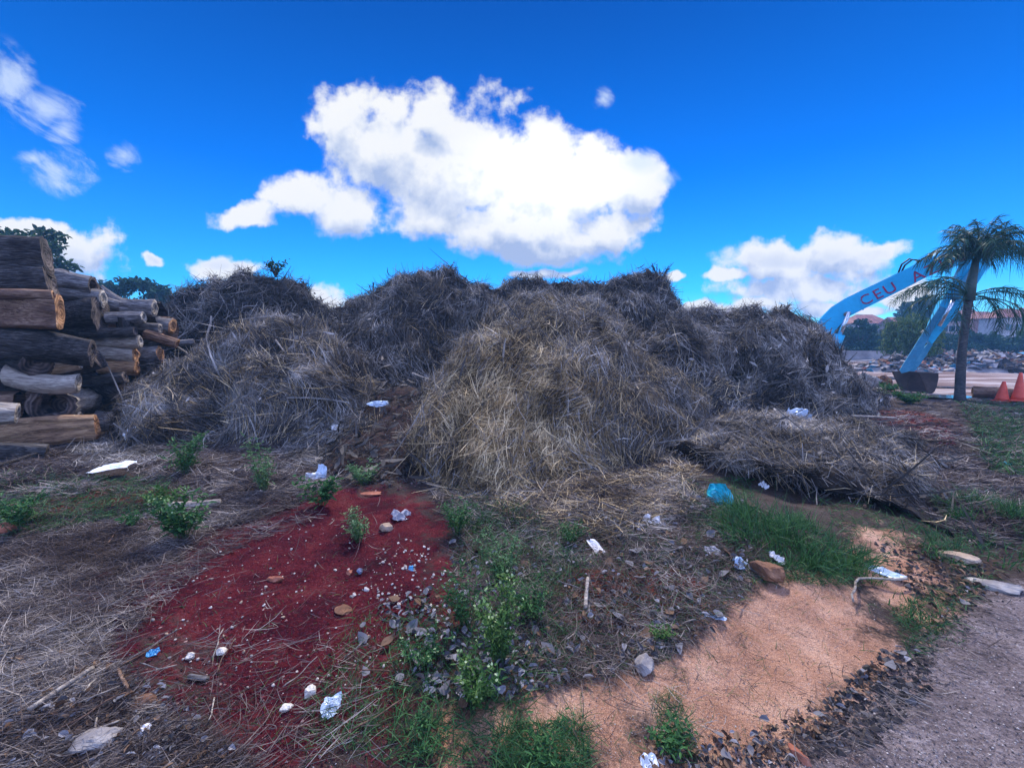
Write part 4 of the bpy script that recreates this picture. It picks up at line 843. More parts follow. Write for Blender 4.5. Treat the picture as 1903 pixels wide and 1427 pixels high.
for i in range(36):
    x, y = R.choice([(R.uniform(20, 320), R.uniform(1220, 1410)), (R.uniform(300, 760), R.uniform(1170, 1400)), (R.uniform(1000, 1400), R.uniform(990, 1200)), (R.uniform(60, 460), R.uniform(920, 1090))])
    a = R.uniform(0, 6.3); l = R.uniform(.08, .26); p = gp(x, y, .015); q = p + np.array([math.cos(a) * l, math.sin(a) * l, R.uniform(0, .04)])
    stick('twig', 'thin dry twig lying in the ground litter', p, q, R.uniform(.0025, .005), R.choice(['wood_pale', 'wood_brown', 'bark_grey']), 60 + i, 'twig', .06, group='twigs in the ground litter')

# ------------------------------------------------------------------ weeds and grass
M['leaf'] = island_mat('weed_leaf', [(0, (.012, .045, .014)), (.5, (.03, .105, .03)), (1, (.075, .19, .05))], .6, .3)
M['leaf_pale'] = island_mat('pale_weed_leaf', [(0, (.03, .085, .03)), (.5, (.075, .17, .06)), (1, (.17, .29, .12))], .6, .3)
M['leaf_yellow'] = island_mat('yellow_weed_leaf', [(0, (.025, .075, .015)), (.5, (.055, .14, .03)), (1, (.13, .22, .05))], .6, .3)
M['grass'] = island_mat('grass_blade', [(0, (.012, .045, .016)), (.5, (.03, .10, .03)), (1, (.075, .18, .055))], .55, .3)
M['stem'] = island_mat('weed_stem', [(0, (.03, .07, .025)), (1, (.10, .15, .06))], .7, .1)
M['flower'] = island_mat('flower', [(0, (.16, .26, .08)), (1, (.45, .52, .28))], .7, .2)
M['dead_leaf'] = island_mat('dead_leaf', [(0, (.03, .028, .03)), (.5, (.10, .095, .105)), (1, (.26, .25, .27))], .7, .1)
M['brown_leaf'] = island_mat('brown_leaf', [(0, (.03, .015, .01)), (.5, (.11, .06, .035)), (1, (.24, .15, .09))], .8, .1)
def leaves(P, D, L, Wd, fold=.3):
    n = len(P); D = unit(D); S = unit(np.cross(D, rng.normal(0, 1, (n, 3)) * .5 + np.array([0, 0, 1.]))); U = np.cross(S, D)
    L = np.broadcast_to(L, (n,))[:, None]; Wd = np.broadcast_to(Wd, (n,))[:, None]
    mid = P + D * L * .45
    far = P + D * L * .72 - U * L * .05; up_ = U * Wd * fold * .5
    V = np.stack([P, P + D * L * .28 + S * Wd * .46 + up_, far + S * Wd * .36 + up_, P + D * L - U * L * .14, far - S * Wd * .36 + up_, P + D * L * .28 - S * Wd * .46 + up_], 1).reshape(-1, 3)
    b0 = (np.arange(n) * 6)[:, None]; return V, np.concatenate([b0 + np.array([[0, 1, 2, 3]]), b0 + np.array([[0, 3, 4, 5]])])
def herb(name, label, base, h, spread, ns, leaf, mat='leaf', dens=26, flower=False, cat='weed', group=None, up=.75, lw=.42):
    base = np.asarray(base, float); root = thing(name, label, cat, base, group); sv = []; Pl = []; Dl = []; Pf = []
    for _ in range(ns):
        a = rng.uniform(0, 6.28); tilt = spread * rng.uniform(.1, 1) ** .8; hh = h * rng.uniform(.55, 1.05); d = np.array([math.cos(a) * tilt, math.sin(a) * tilt, 1.0])
        b0 = np.array([math.cos(a), math.sin(a), 0]) * rng.uniform(0, .12) * h * (.5 + spread); t = np.linspace(0, 1, 6)[:, None]
        C = b0 + unit(d) * hh * t + np.array([math.cos(a), math.sin(a), 0]) * hh * .25 * spread * t ** 2 + rng.normal(0, .012 * h, (6, 3)) * t
        for sgn in (0, 1):
            w = (np.array([1, 0, 0]) if sgn else np.array([0, 1, 0])) * h * .008
            v = np.stack([C - w * (1.2 - t), C + w * (1.2 - t)], 1).reshape(-1, 3); sv.append((v, np.array([(2 * i, 2 * i + 1, 2 * i + 3, 2 * i + 2) for i in range(5)])))
        m = max(4, int(dens * hh / h)); u = rng.uniform(.12, 1, m) ** .8; k = np.minimum((u * 5).astype(int), 4); f = (u * 5 - k)[:, None]
        P = C[k] * (1 - f) + C[k + 1] * f; az = rng.uniform(0, 6.28, m); el = rng.uniform(-.2, 1.0, m) * up + .1
        Pl.append(P); Dl.append(np.stack([np.cos(az), np.sin(az), el], -1))
        # side sprigs
        sp = P[::2] + unit(Dl[-1][::2]) * leaf * rng.uniform(.6, 1.6, (len(P[::2]), 1)); Pl.append(sp); Dl.append(Dl[-1][::2] + rng.normal(0, .5, (len(sp), 3)))
        if flower: Pf.append(C[-1] + rng.normal(0, .035 * h, (14, 3)) * np.array([.5, .5, 1.6]) - np.array([0, 0, .03 * h]))
    v, q = join(sv); ob('stems', mesh('stems', v, q), M['stem'], root)
    P, D = np.concatenate(Pl), np.concatenate(Dl); n = len(P); v, q = leaves(P, D, leaf * rng.uniform(.5, 1.3, n), leaf * lw * rng.uniform(.7, 1.3, n))
    ob('foliage', mesh('foliage', v, q), M[mat], root)
    if flower:
        P = np.concatenate(Pf)[::4]; v, q = leaves(P, rng.normal(0, 1, (len(P), 3)) + np.array([0, 0, .6]), .018 * (.5 + h), .016 * (.5 + h)); ob('blossom', mesh('blossom', v, q), M['flower'], root)
    return root
def tuft(name, label, base, rx, ry, h, n, mat='grass', cat='grass tuft', wd=.006, spread=.45):
    base = np.asarray(base, float); root = thing(name, label, cat, base); r = np.sqrt(rng.random(n)); a = rng.uniform(0, 6.28, n)
    nc = max(6, n // 45); kc = rng.integers(0, nc, n); cr_, ca = np.sqrt(rng.random(nc)), rng.uniform(0, 6.28, nc); hc = rng.uniform(.45, 1.1, nc)[kc]; r = cr_[kc]
    P = np.stack([r * np.cos(ca[kc]) * rx, r * np.sin(ca[kc]) * ry, 0 * r], -1) + rng.normal(0, .05, (n, 3)); P[:, 2] = height(P[:, 0] + base[0], P[:, 1] + base[1]) - base[2]
    T = np.stack([np.cos(ca[kc]) * r * spread, np.sin(ca[kc]) * r * spread, np.ones(n)], -1) + rng.normal(0, .42, (n, 3))
    v, q = ribbons(P, T, rng.normal(0, 1, (n, 3)), h * hc * rng.uniform(.4, 1.15, n) * (1 - .3 * r), wd * rng.uniform(.6, 1.3, n), 4, .2, .1, .45, .15, True)
    ob('blades', mesh('blades', v, q), M[mat], root); return root
herb('leafy_weed', 'feathery green weed below the grass heap, with a brown dead leaf', G(345, 882), .46, .5, 16, .045, 'leaf', 34)
herb('leafy_weed', 'tall spindly green weed between grass heap and straw tussock', G(490, 912), .60, .35, 12, .04, 'leaf_pale', 34)
herb('leafy_weed', 'dark broad-leaved weed growing at the edge of the red soil', G(598, 938), .26, .6, 11, .05, 'leaf', 24, lw=.6)
herb('leafy_weed', 'rounded bushy weed on the dark soil bank', G(676, 902), .26, .8, 20, .035, 'leaf_pale', 30)
herb('flowering_weed', 'pale flowering weed alone on the red soil', G(665, 1008), .24, .5, 20, .024, 'leaf_pale', 30, True)
herb('flowering_weed', 'large leafy weed with whitish flower heads on the left straw', G(343, 1000), .40, .5, 20, .05, 'leaf', 28, True)
herb('leafy_weed', 'yellow-green weed patch behind the white-flowered weed', G(305, 935), .22, .9, 14, .04, 'leaf_yellow', 24)
herb('leafy_weed', 'dark green weed clump at the left photo edge', G(35, 985), .32, .7, 18, .04, 'leaf', 26)
herb('leafy_weed', 'small grey-green rosette on the purple straw at left', G(246, 978), .12, 1.0, 10, .035, 'leaf', 14)
herb('flowering_weed', 'tallest bright green flowering weed in the centre foreground', G(930, 1230), .36, .30, 24, .026, 'leaf_yellow', 34, True, lw=.36)
herb('flowering_weed', 'bright green weed with drooping flower spikes at the bottom centre', G(880, 1310), .20, .55, 16, .024, 'leaf_yellow', 30, True, lw=.36)
herb('flowering_weed', 'spreading green weed with white buds left of the tallest weed', G(795, 1230), .15, .8, 14, .022, 'leaf', 26, True, lw=.36)
herb('leafy_weed', 'slender green weed just left of the tallest flowering weed', G(868, 1165), .30, .5, 20, .024, 'leaf', 26, lw=.34)
herb('leafy_weed', 'upright green weed behind the tallest weed, nearest the hay', G(935, 1085), .38, .4, 22, .026, 'leaf_pale', 28, lw=.34)
herb('leafy_weed', 'ragged low weed in front of the drooping flower spikes', G(800, 1380), .12, 1.0, 14, .024, 'leaf', 14, lw=.28)
herb('leafy_weed', 'low dense green weed right behind the tallest weed', G(985, 1150), .22, .6, 18, .026, 'leaf', 26, lw=.34)
herb('leafy_weed', 'fine green weed at the foot of the hay mound', G(1060, 1010), .22, .6, 14, .026, 'leaf', 26, lw=.34)
herb('leafy_weed', 'green weed stalks growing up into the hay front', G(850, 990), .32, .5, 18, .03, 'leaf', 26)
herb('leafy_weed', 'small bright sprout near the left tip of the sand', G(1225, 1192), .10, .7, 10, .02, 'leaf_yellow', 16)
herb('leafy_weed', 'green weed overlapping the photo bottom by the sand', G(1010, 1425), .13, .9, 16, .026, 'leaf', 16, lw=.3)
herb('leafy_weed', 'small dark weed at the bottom right of the sand notch', G(1235, 1385), .10, 1.0, 14, .025, 'leaf', 18)
tuft('grass_tuft', 'tall bright green grass tuft below the straw bank', G(1470, 1000), .46, .40, .44, 2400)
tuft('grass_tuft', 'dark green grass clump at the right photo edge', G(1865, 965), .42, .35, .38, 1500)
tuft('grass_tuft', 'dark low grass strip along the road edge at right', G(1820, 1030), .55, .28, .22, 800)
tuft('grass_tuft', 'small yellowish grass tuft at the top of the sand', G(1590, 1058), .10, .08, .16, 240, 'leaf_yellow')
tuft('grass_tuft', 'sparse green grass tuft on the sand by the root', G(1720, 1150), .22, .14, .10, 300)
tuft('grass_tuft', 'thin grass tuft beneath the hay mound centre', G(920, 960), .4, .2, .25, 500)

def in_poly(poly, n):
    poly = np.asarray(poly, float); lo, hi = poly.min(0), poly.max(0); out = []; c = 0
    while c < n:
        q = lo + (hi - lo) * rng.random((n * 2, 2)); q = q[poly_sd(q, poly) > 0]; out.append(q); c += len(q)
    return np.concatenate(out)[:n]
def ground_pts(poly, n, up=(.0, .03)):
    q = in_poly(poly, n); p = Gv(q[:, 0], q[:, 1]); p[:, 2] += rng.uniform(*up, n); return p
def ground_strands(name, specs, mat, up=True):
    parts = []
    for poly, n, L, wd, flow in specs:
        P = ground_pts(poly, n); a = rng.normal(flow, .7, n) if flow is not None else rng.uniform(0, 6.28, n)
        T = np.stack([np.cos(a), np.sin(a), rng.normal(.05, .18, n)], -1); far = np.clip(P[:, 1] / 3.0, .6, 3)
        parts.append(ribbons(P, T, np.tile([0, 0, 1.], (n, 1)), rng.uniform(*L, n) * rng.choice([.5, 1, 1, 1.6], n), rng.uniform(*wd, n) * far ** .5, 3, .22, .12))
    v, q = join(parts); return tag(ob(name, mesh(name, v, q), M[mat]), kind='stuff')
LEFT = [(0, 905), (420, 900), (560, 930), (400, 985), (320, 1040), (200, 1110), (210, 1200), (60, 1280), (0, 1300)]
FRONTL = [(0, 1190), (190, 1200), (270, 1300), (400, 1390), (470, 1427), (470, 1470), (0, 1470)]
MIDR = [(830, 950), (1250, 890), (1400, 930), (1420, 1060), (1330, 1160), (1230, 1230), (1020, 1290), (960, 1200), (850, 1100)]
RIGHT = [(1560, 770), (1750, 745), (1960, 735), (1960, 1010), (1800, 1010), (1700, 930), (1600, 830)]
MIDL = [(380, 880), (640, 890), (560, 940), (430, 980), (250, 960)]
ground_strands('straw_litter', [(LEFT, 14000, (.04, .19), (.002, .0045), -.1), (FRONTL, 6000, (.05, .22), (.002, .005), .3), (MIDR, 13000, (.04, .2), (.002, .005), None),
                                (RIGHT, 9000, (.1, .35), (.006, .012), -.3), (MIDL, 3000, (.08, .3), (.004, .008), 0), ([(0, 820), (200, 850), (160, 920), (0, 930)], 2500, (.1, .35), (.005, .01), .2), ([(250, 820), (640, 825), (650, 905), (480, 920), (250, 900)], 3500, (.1, .35), (.005, .009), .2), ([(300, 1180), (700, 1200), (700, 1427), (330, 1427)], 420, (.04, .2), (.002, .005), .3), ([(180, 1090), (420, 970), (560, 920), (600, 960), (420, 1030), (300, 1120), (240, 1200)], 1600, (.06, .2), (.003, .006), .1),
                                ([(790, 890), (1300, 860), (1320, 960), (1060, 985), (820, 960)], 6000, (.1, .3), (.004, .008), None)], 'litter')
ground_strands('hay_apron', [([(800, 880), (1000, 900), (1290, 860), (1300, 930), (1150, 1000), (1000, 985), (880, 930), (810, 920)], 3200, (.1, .36), (.003, .008), None)], 'hay')
ground_strands('grey_apron', [([(800, 880), (1000, 900), (1290, 860), (1320, 940), (1180, 1010), (1000, 1000), (870, 950), (810, 920)], 3500, (.1, .3), (.003, .008), None)], 'grey_straw')
ground_strands('loose_straw', [([(200, 1090), (440, 980), (700, 930), (830, 1100), (780, 1270), (640, 1410), (350, 1330)], 900, (.03, .14), (.002, .004), None), ([(1100, 1200), (1400, 1080), (1640, 1120), (1560, 1300), (1250, 1390), (1030, 1380)], 260, (.04, .16), (.002, .004), None),
                               ([(1380, 1420), (1600, 1300), (1760, 1170), (1880, 1110), (1903, 1200), (1600, 1420)], 700, (.03, .12), (.002, .005), -.7)], 'litter')
def creeping(name, specs, mat):
    parts = []
    for poly, n, h, wd in specs:
        P = ground_pts(poly, n, (-.01, .01)); a = rng.uniform(0, 6.28, n); T = np.stack([np.cos(a), np.sin(a), rng.uniform(.1, 1.3, n)], -1); far = np.clip(P[:, 1] / 2.5, .7, 3)
        parts.append(ribbons(P, T, rng.normal(0, 1, (n, 3)), rng.uniform(*h, n), wd * rng.uniform(.6, 1.3, n) * far ** .5, 3, .25, .1, .35, .15, True))
    v, q = join(parts); return tag(ob(name, mesh(name, v, q), M[mat]), kind='stuff')
creeping('ground_grass', [([(740, 1150), (850, 1050), (960, 1060), (1080, 1120), (1060, 1240), (980, 1300), (960, 1427), (700, 1427), (740, 1290)], 2500, (.03, .17), .005), ([(830, 900), (1000, 950), (1090, 1050), (1020, 1130), (850, 1050)], 3200, (.04, .17), .004),
                          ([(1000, 960), (1400, 930), (1440, 1060), (1340, 1150), (1060, 1150)], 3500, (.03, .11), .004), ([(960, 1130), (1330, 1120), (1240, 1230), (1010, 1280)], 1300, (.03, .1), .004), ([(660, 1140), (790, 1150), (760, 1270), (690, 1400), (560, 1400), (600, 1250)], 1200, (.03, .12), .004),
                          ([(1380, 1040), (1580, 1040), (1590, 1090), (1400, 1080)], 1200, (.03, .12), .004), ([(1660, 1130), (1760, 1090), (1850, 1060), (1800, 1140), (1690, 1230)], 1000, (.03, .12), .004),
                          ([(930, 1350), (1090, 1330), (1100, 1440), (930, 1440)], 1600, (.03, .11), .0045), ([(1210, 1300), (1260, 1280), (1300, 1400), (1240, 1427)], 500, (.03, .1), .004), ([(1500, 920), (1700, 950), (1850, 1010), (1800, 1060), (1640, 1010), (1560, 990)], 900, (.04, .14), .005),
                          ([(1780, 745), (1960, 740), (1960, 900), (1850, 880)], 3500, (.1, .25), .009), ([(0, 880), (330, 890), (300, 950), (0, 1000)], 3000, (.05, .16), .006), ([(1250, 900), (1400, 880), (1400, 950), (1280, 980)], 1200, (.05, .15), .005)], 'grass')
creeping('sparse_grass', [([(1030, 1290), (1240, 1240), (1420, 1090), (1640, 1120), (1640, 1230), (1440, 1385), (1100, 1420)], 330, (.03, .12), .003), ([(230, 1100), (760, 1000), (760, 1290), (500, 1420), (250, 1300)], 420, (.03, .1), .003)], 'leaf')
def leaf_stuff(name, specs, mat):
    parts = []
    for poly, n, L in specs:
        P = ground_pts(poly, n, (.0, .035)); a = rng.uniform(0, 6.28, n); D = np.stack([np.cos(a), np.sin(a), rng.normal(0, .3, n)], -1); l = rng.uniform(*L, n); parts.append(leaves(P, D, l, l * rng.uniform(.4, .8, n), .5))
    v, q = join(parts); return tag(ob(name, mesh(name, v, q), M[mat]), kind='stuff')
M['soil_crumb'] = island_mat('soil_crumb', [(0, (.02, .006, .006)), (.5, (.068, .006, .013)), (.85, (.125, .025, .03)), (1, (.38, .26, .22))], .95)
M['grit'] = island_mat('grit', [(0, (.03, .025, .025)), (.5, (.16, .125, .115)), (1, (.46, .40, .36))], .9)
M['clod'] = island_mat('clod', [(0, (.008, .008, .010)), (.6, (.035, .03, .03)), (1, (.13, .11, .10))], .95)
def crumbs(name, specs, mat):
    parts = []; o6 = np.array([(1, 0, 0), (0, 1, 0), (-1, 0, 0), (0, -1, 0), (0, 0, 1), (0, 0, -1)], float); q8 = np.array([(0, 1, 4), (1, 2, 4), (2, 3, 4), (3, 0, 4), (1, 0, 5), (2, 1, 5), (3, 2, 5), (0, 3, 5)])
    Vs, Ts, n0 = [], [], 0
    for poly, n, smin, smax in specs:
        P = ground_pts(poly, n, (0, .004)); sz = smin * (smax / smin) ** (rng.random(n) ** 2.2); V = o6[None] * rng.uniform(.5, 1.2, (n, 6, 1)) * np.array([1, 1, .7]) + rng.normal(0, .12, (n, 6, 3))
        a = rng.uniform(0, 6.28, n); ca, sa = np.cos(a)[:, None], np.sin(a)[:, None]; V = np.stack([V[..., 0] * ca - V[..., 1] * sa, V[..., 0] * sa + V[..., 1] * ca, V[..., 2]], -1) * sz[:, None, None] / 2 + P[:, None]
        Vs.append(V.reshape(-1, 3)); Ts.append(((np.arange(n) * 6)[:, None, None] + q8[None]).reshape(-1, 3) + n0); n0 += n * 6
    return tag(ob(name, mesh(name, np.concatenate(Vs), np.concatenate(Ts)), M[mat]), kind='stuff')
SOILP = [(230, 1100), (400, 985), (540, 930), (700, 920), (800, 950), (850, 1080), (850, 1160), (760, 1290), (700, 1427), (450, 1427), (300, 1330), (200, 1200)]
crumbs('soil_crumbs', [(SOILP, 5200, .003, .022), ([(1590, 770), (1690, 762), (1790, 800), (1770, 830), (1690, 815)], 2600, .02, .09), ([(560, 880), (700, 780), (840, 760), (860, 900), (620, 920)], 1500, .01, .05)], 'soil_crumb')
crumbs('road_grit', [([(1400, 1427), (1600, 1310), (1760, 1180), (1903, 1100), (1903, 1427)], 6000, .002, .012), ([(1020, 1300), (1240, 1250), (1420, 1100), (1640, 1120), (1640, 1220), (1440, 1370), (1100, 1427)], 5000, .002, .008), (SOILP, 900, .003, .012)], 'grit')
crumbs('dark_clods', [([(1180, 1410), (1400, 1370), (1560, 1290), (1660, 1210), (1760, 1130), (1850, 1090), (1880, 1110), (1740, 1220), (1600, 1340), (1480, 1427)], 900, .005, .035), ([(1540, 1300), (1650, 1200), (1740, 1200), (1730, 1280), (1620, 1390), (1500, 1410)], 1300, .006, .05), (FRONTL, 900, .004, .02), (MIDR, 1200, .005, .025), ([(1620, 1000), (1840, 1050), (1850, 1090), (1700, 1130)], 600, .01, .05), ([(560, 900), (700, 760), (800, 740), (860, 900)], 1200, .02, .07)], 'clod')
EDGE = [(1180, 1400), (1400, 1360), (1560, 1290), (1660, 1210), (1740, 1150), (1800, 1090), (1850, 1100), (1700, 1220), (1580, 1330), (1480, 1427), (1200, 1440)]
leaf_stuff('leaf_litter', [(MIDR, 650, (.015, .055)), ([(700, 1120), (860, 1080), (1060, 1260), (960, 1300), (800, 1300)], 500, (.02, .05)), (EDGE, 130, (.01, .04)), ([(0, 1300), (300, 1270), (460, 1427), (0, 1427)], 300, (.015, .04))], 'dead_leaf')
leaf_stuff('brown_leaf_litter', [(MIDR, 420, (.015, .05)), (EDGE, 260, (.01, .035)), (FRONTL, 500, (.01, .04)), ([(1660, 1010), (1860, 1040), (1860, 1090), (1700, 1140)], 160, (.02, .06))], 'brown_leaf')
DL = []
for i in range(6):
    t = np.linspace(0, 1, 7); w = np.sin(np.pi * t ** .8) * .5 + .02; V = np.concatenate([np.stack([t - .5, s * w * .62, .22 * (t - .5) ** 2 * (1 + i % 3) + .22 * abs(s) * w * (1 if i % 2 else -.5) + .03 * np.sin(t * 9 + i)], -1) for s in (-1, 0, 1)])
    Q = np.array([(c * 7 + j, c * 7 + j + 1, c * 7 + 8 + j, c * 7 + 7 + j) for c in (0, 1) for j in range(6)]); DL.append(mesh('dead_leaf', V * .06, Q, True)); DL[-1].materials.append(M['dead_leaf' if i < 4 else 'brown_leaf'])
for lab, grp, poly, n, smin, smax in (('curled grey dead leaf lying among the green weeds', 'dead leaves among the weeds', MIDR, 60, .7, 1.7), ('curled dead leaf beside the weeds at the edge of the red soil', 'dead leaves by the red soil', [(640, 1090), (830, 1090), (980, 1300), (800, 1330), (660, 1290)], 26, .6, 1.5),
                                     ('dark dead leaf in the heap between sand and road', 'dead leaves along the road edge', EDGE, 16, .5, 1.2), ('dead leaf lying on the front left straw', 'dead leaves in the front straw', FRONTL, 14, .4, .9)):
    for q in in_poly(poly, n):
        o = ob('dead_leaf', DL[R.randrange(6)]); o.location = gp(q[0], q[1], .025); s = R.uniform(smin, smax); o.scale = (s, s, s); o.rotation_euler = (R.uniform(-.6, .6), R.uniform(-.6, .6), R.uniform(0, 6.3)); tag(o, lab, 'leaf', grp)

# ------------------------------------------------------------------ excavator
def paint(name, stops, rough=.45):
    m, nt, b = newmat(name); oc = tcoord(nt, 'Object'); n = noise(nt, oc, 2.2, 7, .65).outputs[0]; n2 = noise(nt, oc, 14, 5, .6).outputs[0]
    nt.links.new(ramp(nt, mth(nt, 'ADD', mth(nt, 'MULTIPLY', n, .7), mth(nt, 'MULTIPLY', n2, .3)), stops), b.inputs['Base Color']); b.inputs['Roughness'].default_value = rough; b.inputs['Specular IOR Level'].default_value = .4; return m
M['blue_paint'] = paint('blue_paint', [(.30, (.06, .16, .20)), (.40, (.01, .38, .62)), (.75, (.02, .50, .80))])
M['faded_blue'] = paint('faded_blue', [(.3, (.10, .12, .13)), (.48, (.03, .22, .36)), (.75, (.12, .36, .50))], .6)
M['steel'] = paint('steel', [(.3, (.06, .055, .05)), (.5, (.16, .15, .14)), (.75, (.30, .27, .24))], .6)
M['rust'] = paint('rust', [(.3, (.018, .012, .012)), (.5, (.055, .035, .03)), (.75, (.13, .09, .075))], .7)
M['chrome'] = paint('chrome', [(.3, (.55, .57, .6)), (.7, (.75, .77, .8))], .25); M['chrome'].node_tree.nodes['Principled BSDF'].inputs['Metallic'].default_value = .9
M['rubber'] = rough_mat('rubber', [(.3, (.008, .008, .009)), (.7, (.03, .03, .032))], 8, .6, .003)
M['red_paint'] = rough_mat('red_paint', [(.3, (.22, .03, .09)), (.7, (.42, .04, .10))], 5, .6, 0)
M['lime_paint'] = rough_mat('lime_paint', [(.3, (.35, .42, .16)), (.7, (.55, .60, .28))], 5, .5, 0)
M['glass'] = rough_mat('glass', [(.3, (.01, .015, .02)), (.7, (.02, .03, .035))], 3, .08, 0, spec=.6)
EN = np.array([math.sin(.58), math.cos(.58), 0.0]); ET = np.array([math.cos(.58), -math.sin(.58), 0.0]); E0 = W(1670, 550, 13.0)
def excavator():
    def WE(px, py): d = ray(px, py); o = np.array([0, 0, CAMH]); return o + d * (((E0 - o) @ EN) / (d @ EN))
    base = WE(1500, 650); base[2] = 0; root = thing('excavator', 'light blue excavator with red lettering on its boom and lowered rusty bucket', 'excavator', base, rz=-.58)
    def W2(px, py, off=0.0): d = WE(px, py) - base; return np.array([d @ ET, d @ EN + off, d[2]])
    def pr(poly, y0, y1, nm, mat, par=root, bev=.02):
        P = np.array([W2(x, y, y0) for x, y in poly]); m = MB(); m.prism(P, (0, y1 - y0, 0)); o = m.build(nm, M[mat], par)
        bm = o.modifiers.new('bevel', 'BEVEL'); bm.width = bev; bm.segments = 2; bm.limit_method = 'ANGLE'; return o
    boom = pr([(1504, 640), (1507, 622), (1516, 604), (1530, 586), (1546, 570), (1570, 555), (1594, 543), (1630, 526), (1665, 509), (1690, 497), (1708, 487), (1716, 489), (1760, 481), (1790, 470), (1806, 462), (1814, 468), (1812, 478), (1794, 488), (1760, 499), (1724, 514), (1694, 530), (1664, 545), (1634, 560), (1600, 577), (1580, 587), (1564, 601), (1552, 614), (1544, 632), (1536, 652), (1520, 656)], 0, .55, 'boom', 'blue_paint', bev=.03)
    # weld seam plate and edge flanges on the near face
    pr([(1594, 545), (1597, 544), (1606, 575), (1603, 577)], -.012, 0, 'weld_plate', 'blue_paint', boom, .004)
    cu = bpy.data.curves.new('lettering', 'FONT'); cu.body = 'CEU  AZUL'; cu.size = .46; cu.extrude = .004; cu.space_character = 1.2
    tmp = bpy.data.objects.new('tmp', cu); COL.objects.link(tmp); bpy.context.view_layer.update()
    me = bpy.data.meshes.new_from_object(tmp.evaluated_get(bpy.context.evaluated_depsgraph_get())); bpy.data.objects.remove(tmp)
    le = ob('lettering', me, None, boom); me.materials.clear(); me.materials.append(M['red_paint'])
    a, b_ = W2(1603, 569), W2(1742, 506); ang = math.atan2(b_[2] - a[2], b_[0] - a[0])
    le.matrix_local = Matrix.Translation(Vector(a) + Vector((0, -.008, 0))) @ Matrix.Rotation(-ang, 4, 'Y') @ Matrix.Rotation(math.pi / 2, 4, 'X')
    arm = pr([(1838, 452), (1852, 462), (1850, 476), (1836, 500), (1822, 522), (1800, 556), (1782, 580), (1766, 600), (1748, 622), (1734, 640), (1726, 634), (1730, 606), (1738, 588), (1748, 566), (1770, 530), (1788, 498), (1802, 474), (1818, 456)], .08, .47, 'arm', 'blue_paint', bev=.02)
    pr([(1748, 568), (1760, 574), (1742, 600), (1724, 634), (1716, 628), (1726, 602)], .02, .08, 'link_plate', 'faded_blue', arm, .006)
    lk = pr([(1722, 608), (1730, 612), (1716, 650), (1690, 690), (1676, 694), (1672, 688)], .0, .07, 'bucket_link', 'faded_blue', bev=.006)
    pr([(1736, 634), (1742, 640), (1722, 672), (1704, 694), (1694, 690), (1712, 662)], .40, .48, 'bucket_link', 'faded_blue', bev=.006)
    def cyl(nm, p, q, r, mat, par, y=.27):
        A, B = W2(*p, y), W2(*q, y); m = MB(); m.tube(np.array([A, B]), r, 14); return m.build(nm, M[mat], par, True)
    bc = cyl('boom_cylinder', (1546, 656), (1560, 622), .15, 'blue_paint', root, -.12); cyl('rod', (1557, 628), (1577, 580), .065, 'chrome', bc, -.12)
    ac = cyl('arm_cylinder', (1712, 490), (1778, 466), .14, 'blue_paint', root); cyl('rod', (1770, 469), (1836, 450), .07, 'chrome', ac)
    kc = cyl('bucket_cylinder', (1812, 500), (1772, 556), .11, 'faded_blue', arm, -.05); cyl('rod', (1774, 552), (1744, 606), .05, 'chrome', kc, -.05)
    for i, (dx, hh) in enumerate(((0, 8), (6, 5))):
        pts = [W2(1672 + dx, 507 - dx * .4, .2), W2(1678 + dx, 494 - hh * .5, .15), W2(1692 + dx, 483 - hh * .4, .15), W2(1706 + dx, 483 - hh * .2, .2), W2(1716 + dx, 486, .25)]
        m = MB(); m.tube(np.array([pts[0] + (pts[0] - pts[0])] + pts[1:]), .028, 6); m.build('hose', M['rubber'], boom, True)
    for (p, r, y) in (((1573, 584), .08, -.14), ((1548, 654), .13, -.2), ((1812, 468), .10, -.05), ((1838, 466), .06, .02), ((1724, 616), .06, .06)):
        A = W2(*p, y); m = MB(); m.tube(np.array([A, A + np.array([0, .75 if r > .1 else .42, 0])]), r, 14); m.build('pin', M['steel'], root, True)
    # bucket: side cheeks, curved shell, lip with teeth
    prof = [(1703, 692), (1711, 709), (1721, 729), (1726, 730), (1731, 726), (1735, 716), (1738, 703), (1738, 692)]
    P = np.array([W2(x, y, -.3) for x, y in prof]); n = len(P); inner = P + (P.mean(0) - P) * .08; AX = np.array([-.5, .62, 0.0]); ta = AX * .05
    m = MB(); V = np.concatenate([P + ta * 1.02, inner + ta * 1.02, P + AX, inner + AX]); Q = []
    for i in range(2, n - 1): Q += [(i, i + 1, i + 1 + 2 * n, i + 2 * n), (n + i, n + i + 2 * n, n + i + 1 + 2 * n, n + i + 1)]
    Q += [(2, 2 + 2 * n, 2 + 3 * n, 2 + n), (n - 1, 2 * n - 1, 4 * n - 1, 3 * n - 1)]
    m.add(V, Q); bk = m.build('bucket', M['rust'], root)
    for o_ in (AX * 0, AX * 1.001):
        m = MB(); m.prism(P + o_, ta); m.build('side_plate', M['rust'], bk)
    for j in range(4):
        c = P[2] + AX * (.12 + j * .26); m = MB(); m.add([c + np.array(v) for v in ((-.03, -.04, 0), (-.03, .04, 0), (.03, .04, 0), (.03, -.04, 0), (-.06, 0, -.12))], [(0, 1, 2, 3)], [(0, 4, 1), (1, 4, 2), (2, 4, 3), (3, 4, 0)]); m.build('tooth', M['steel'], bk)
    # upper body and tracks, hidden behind the mulch mound
    bx = -1.3; m = MB(); m.box((bx, .3, 1.42), (3.0, 2.3, .95)); h = m.build('house', M['blue_paint'], root); h.modifiers.new('b', 'BEVEL').width = .08
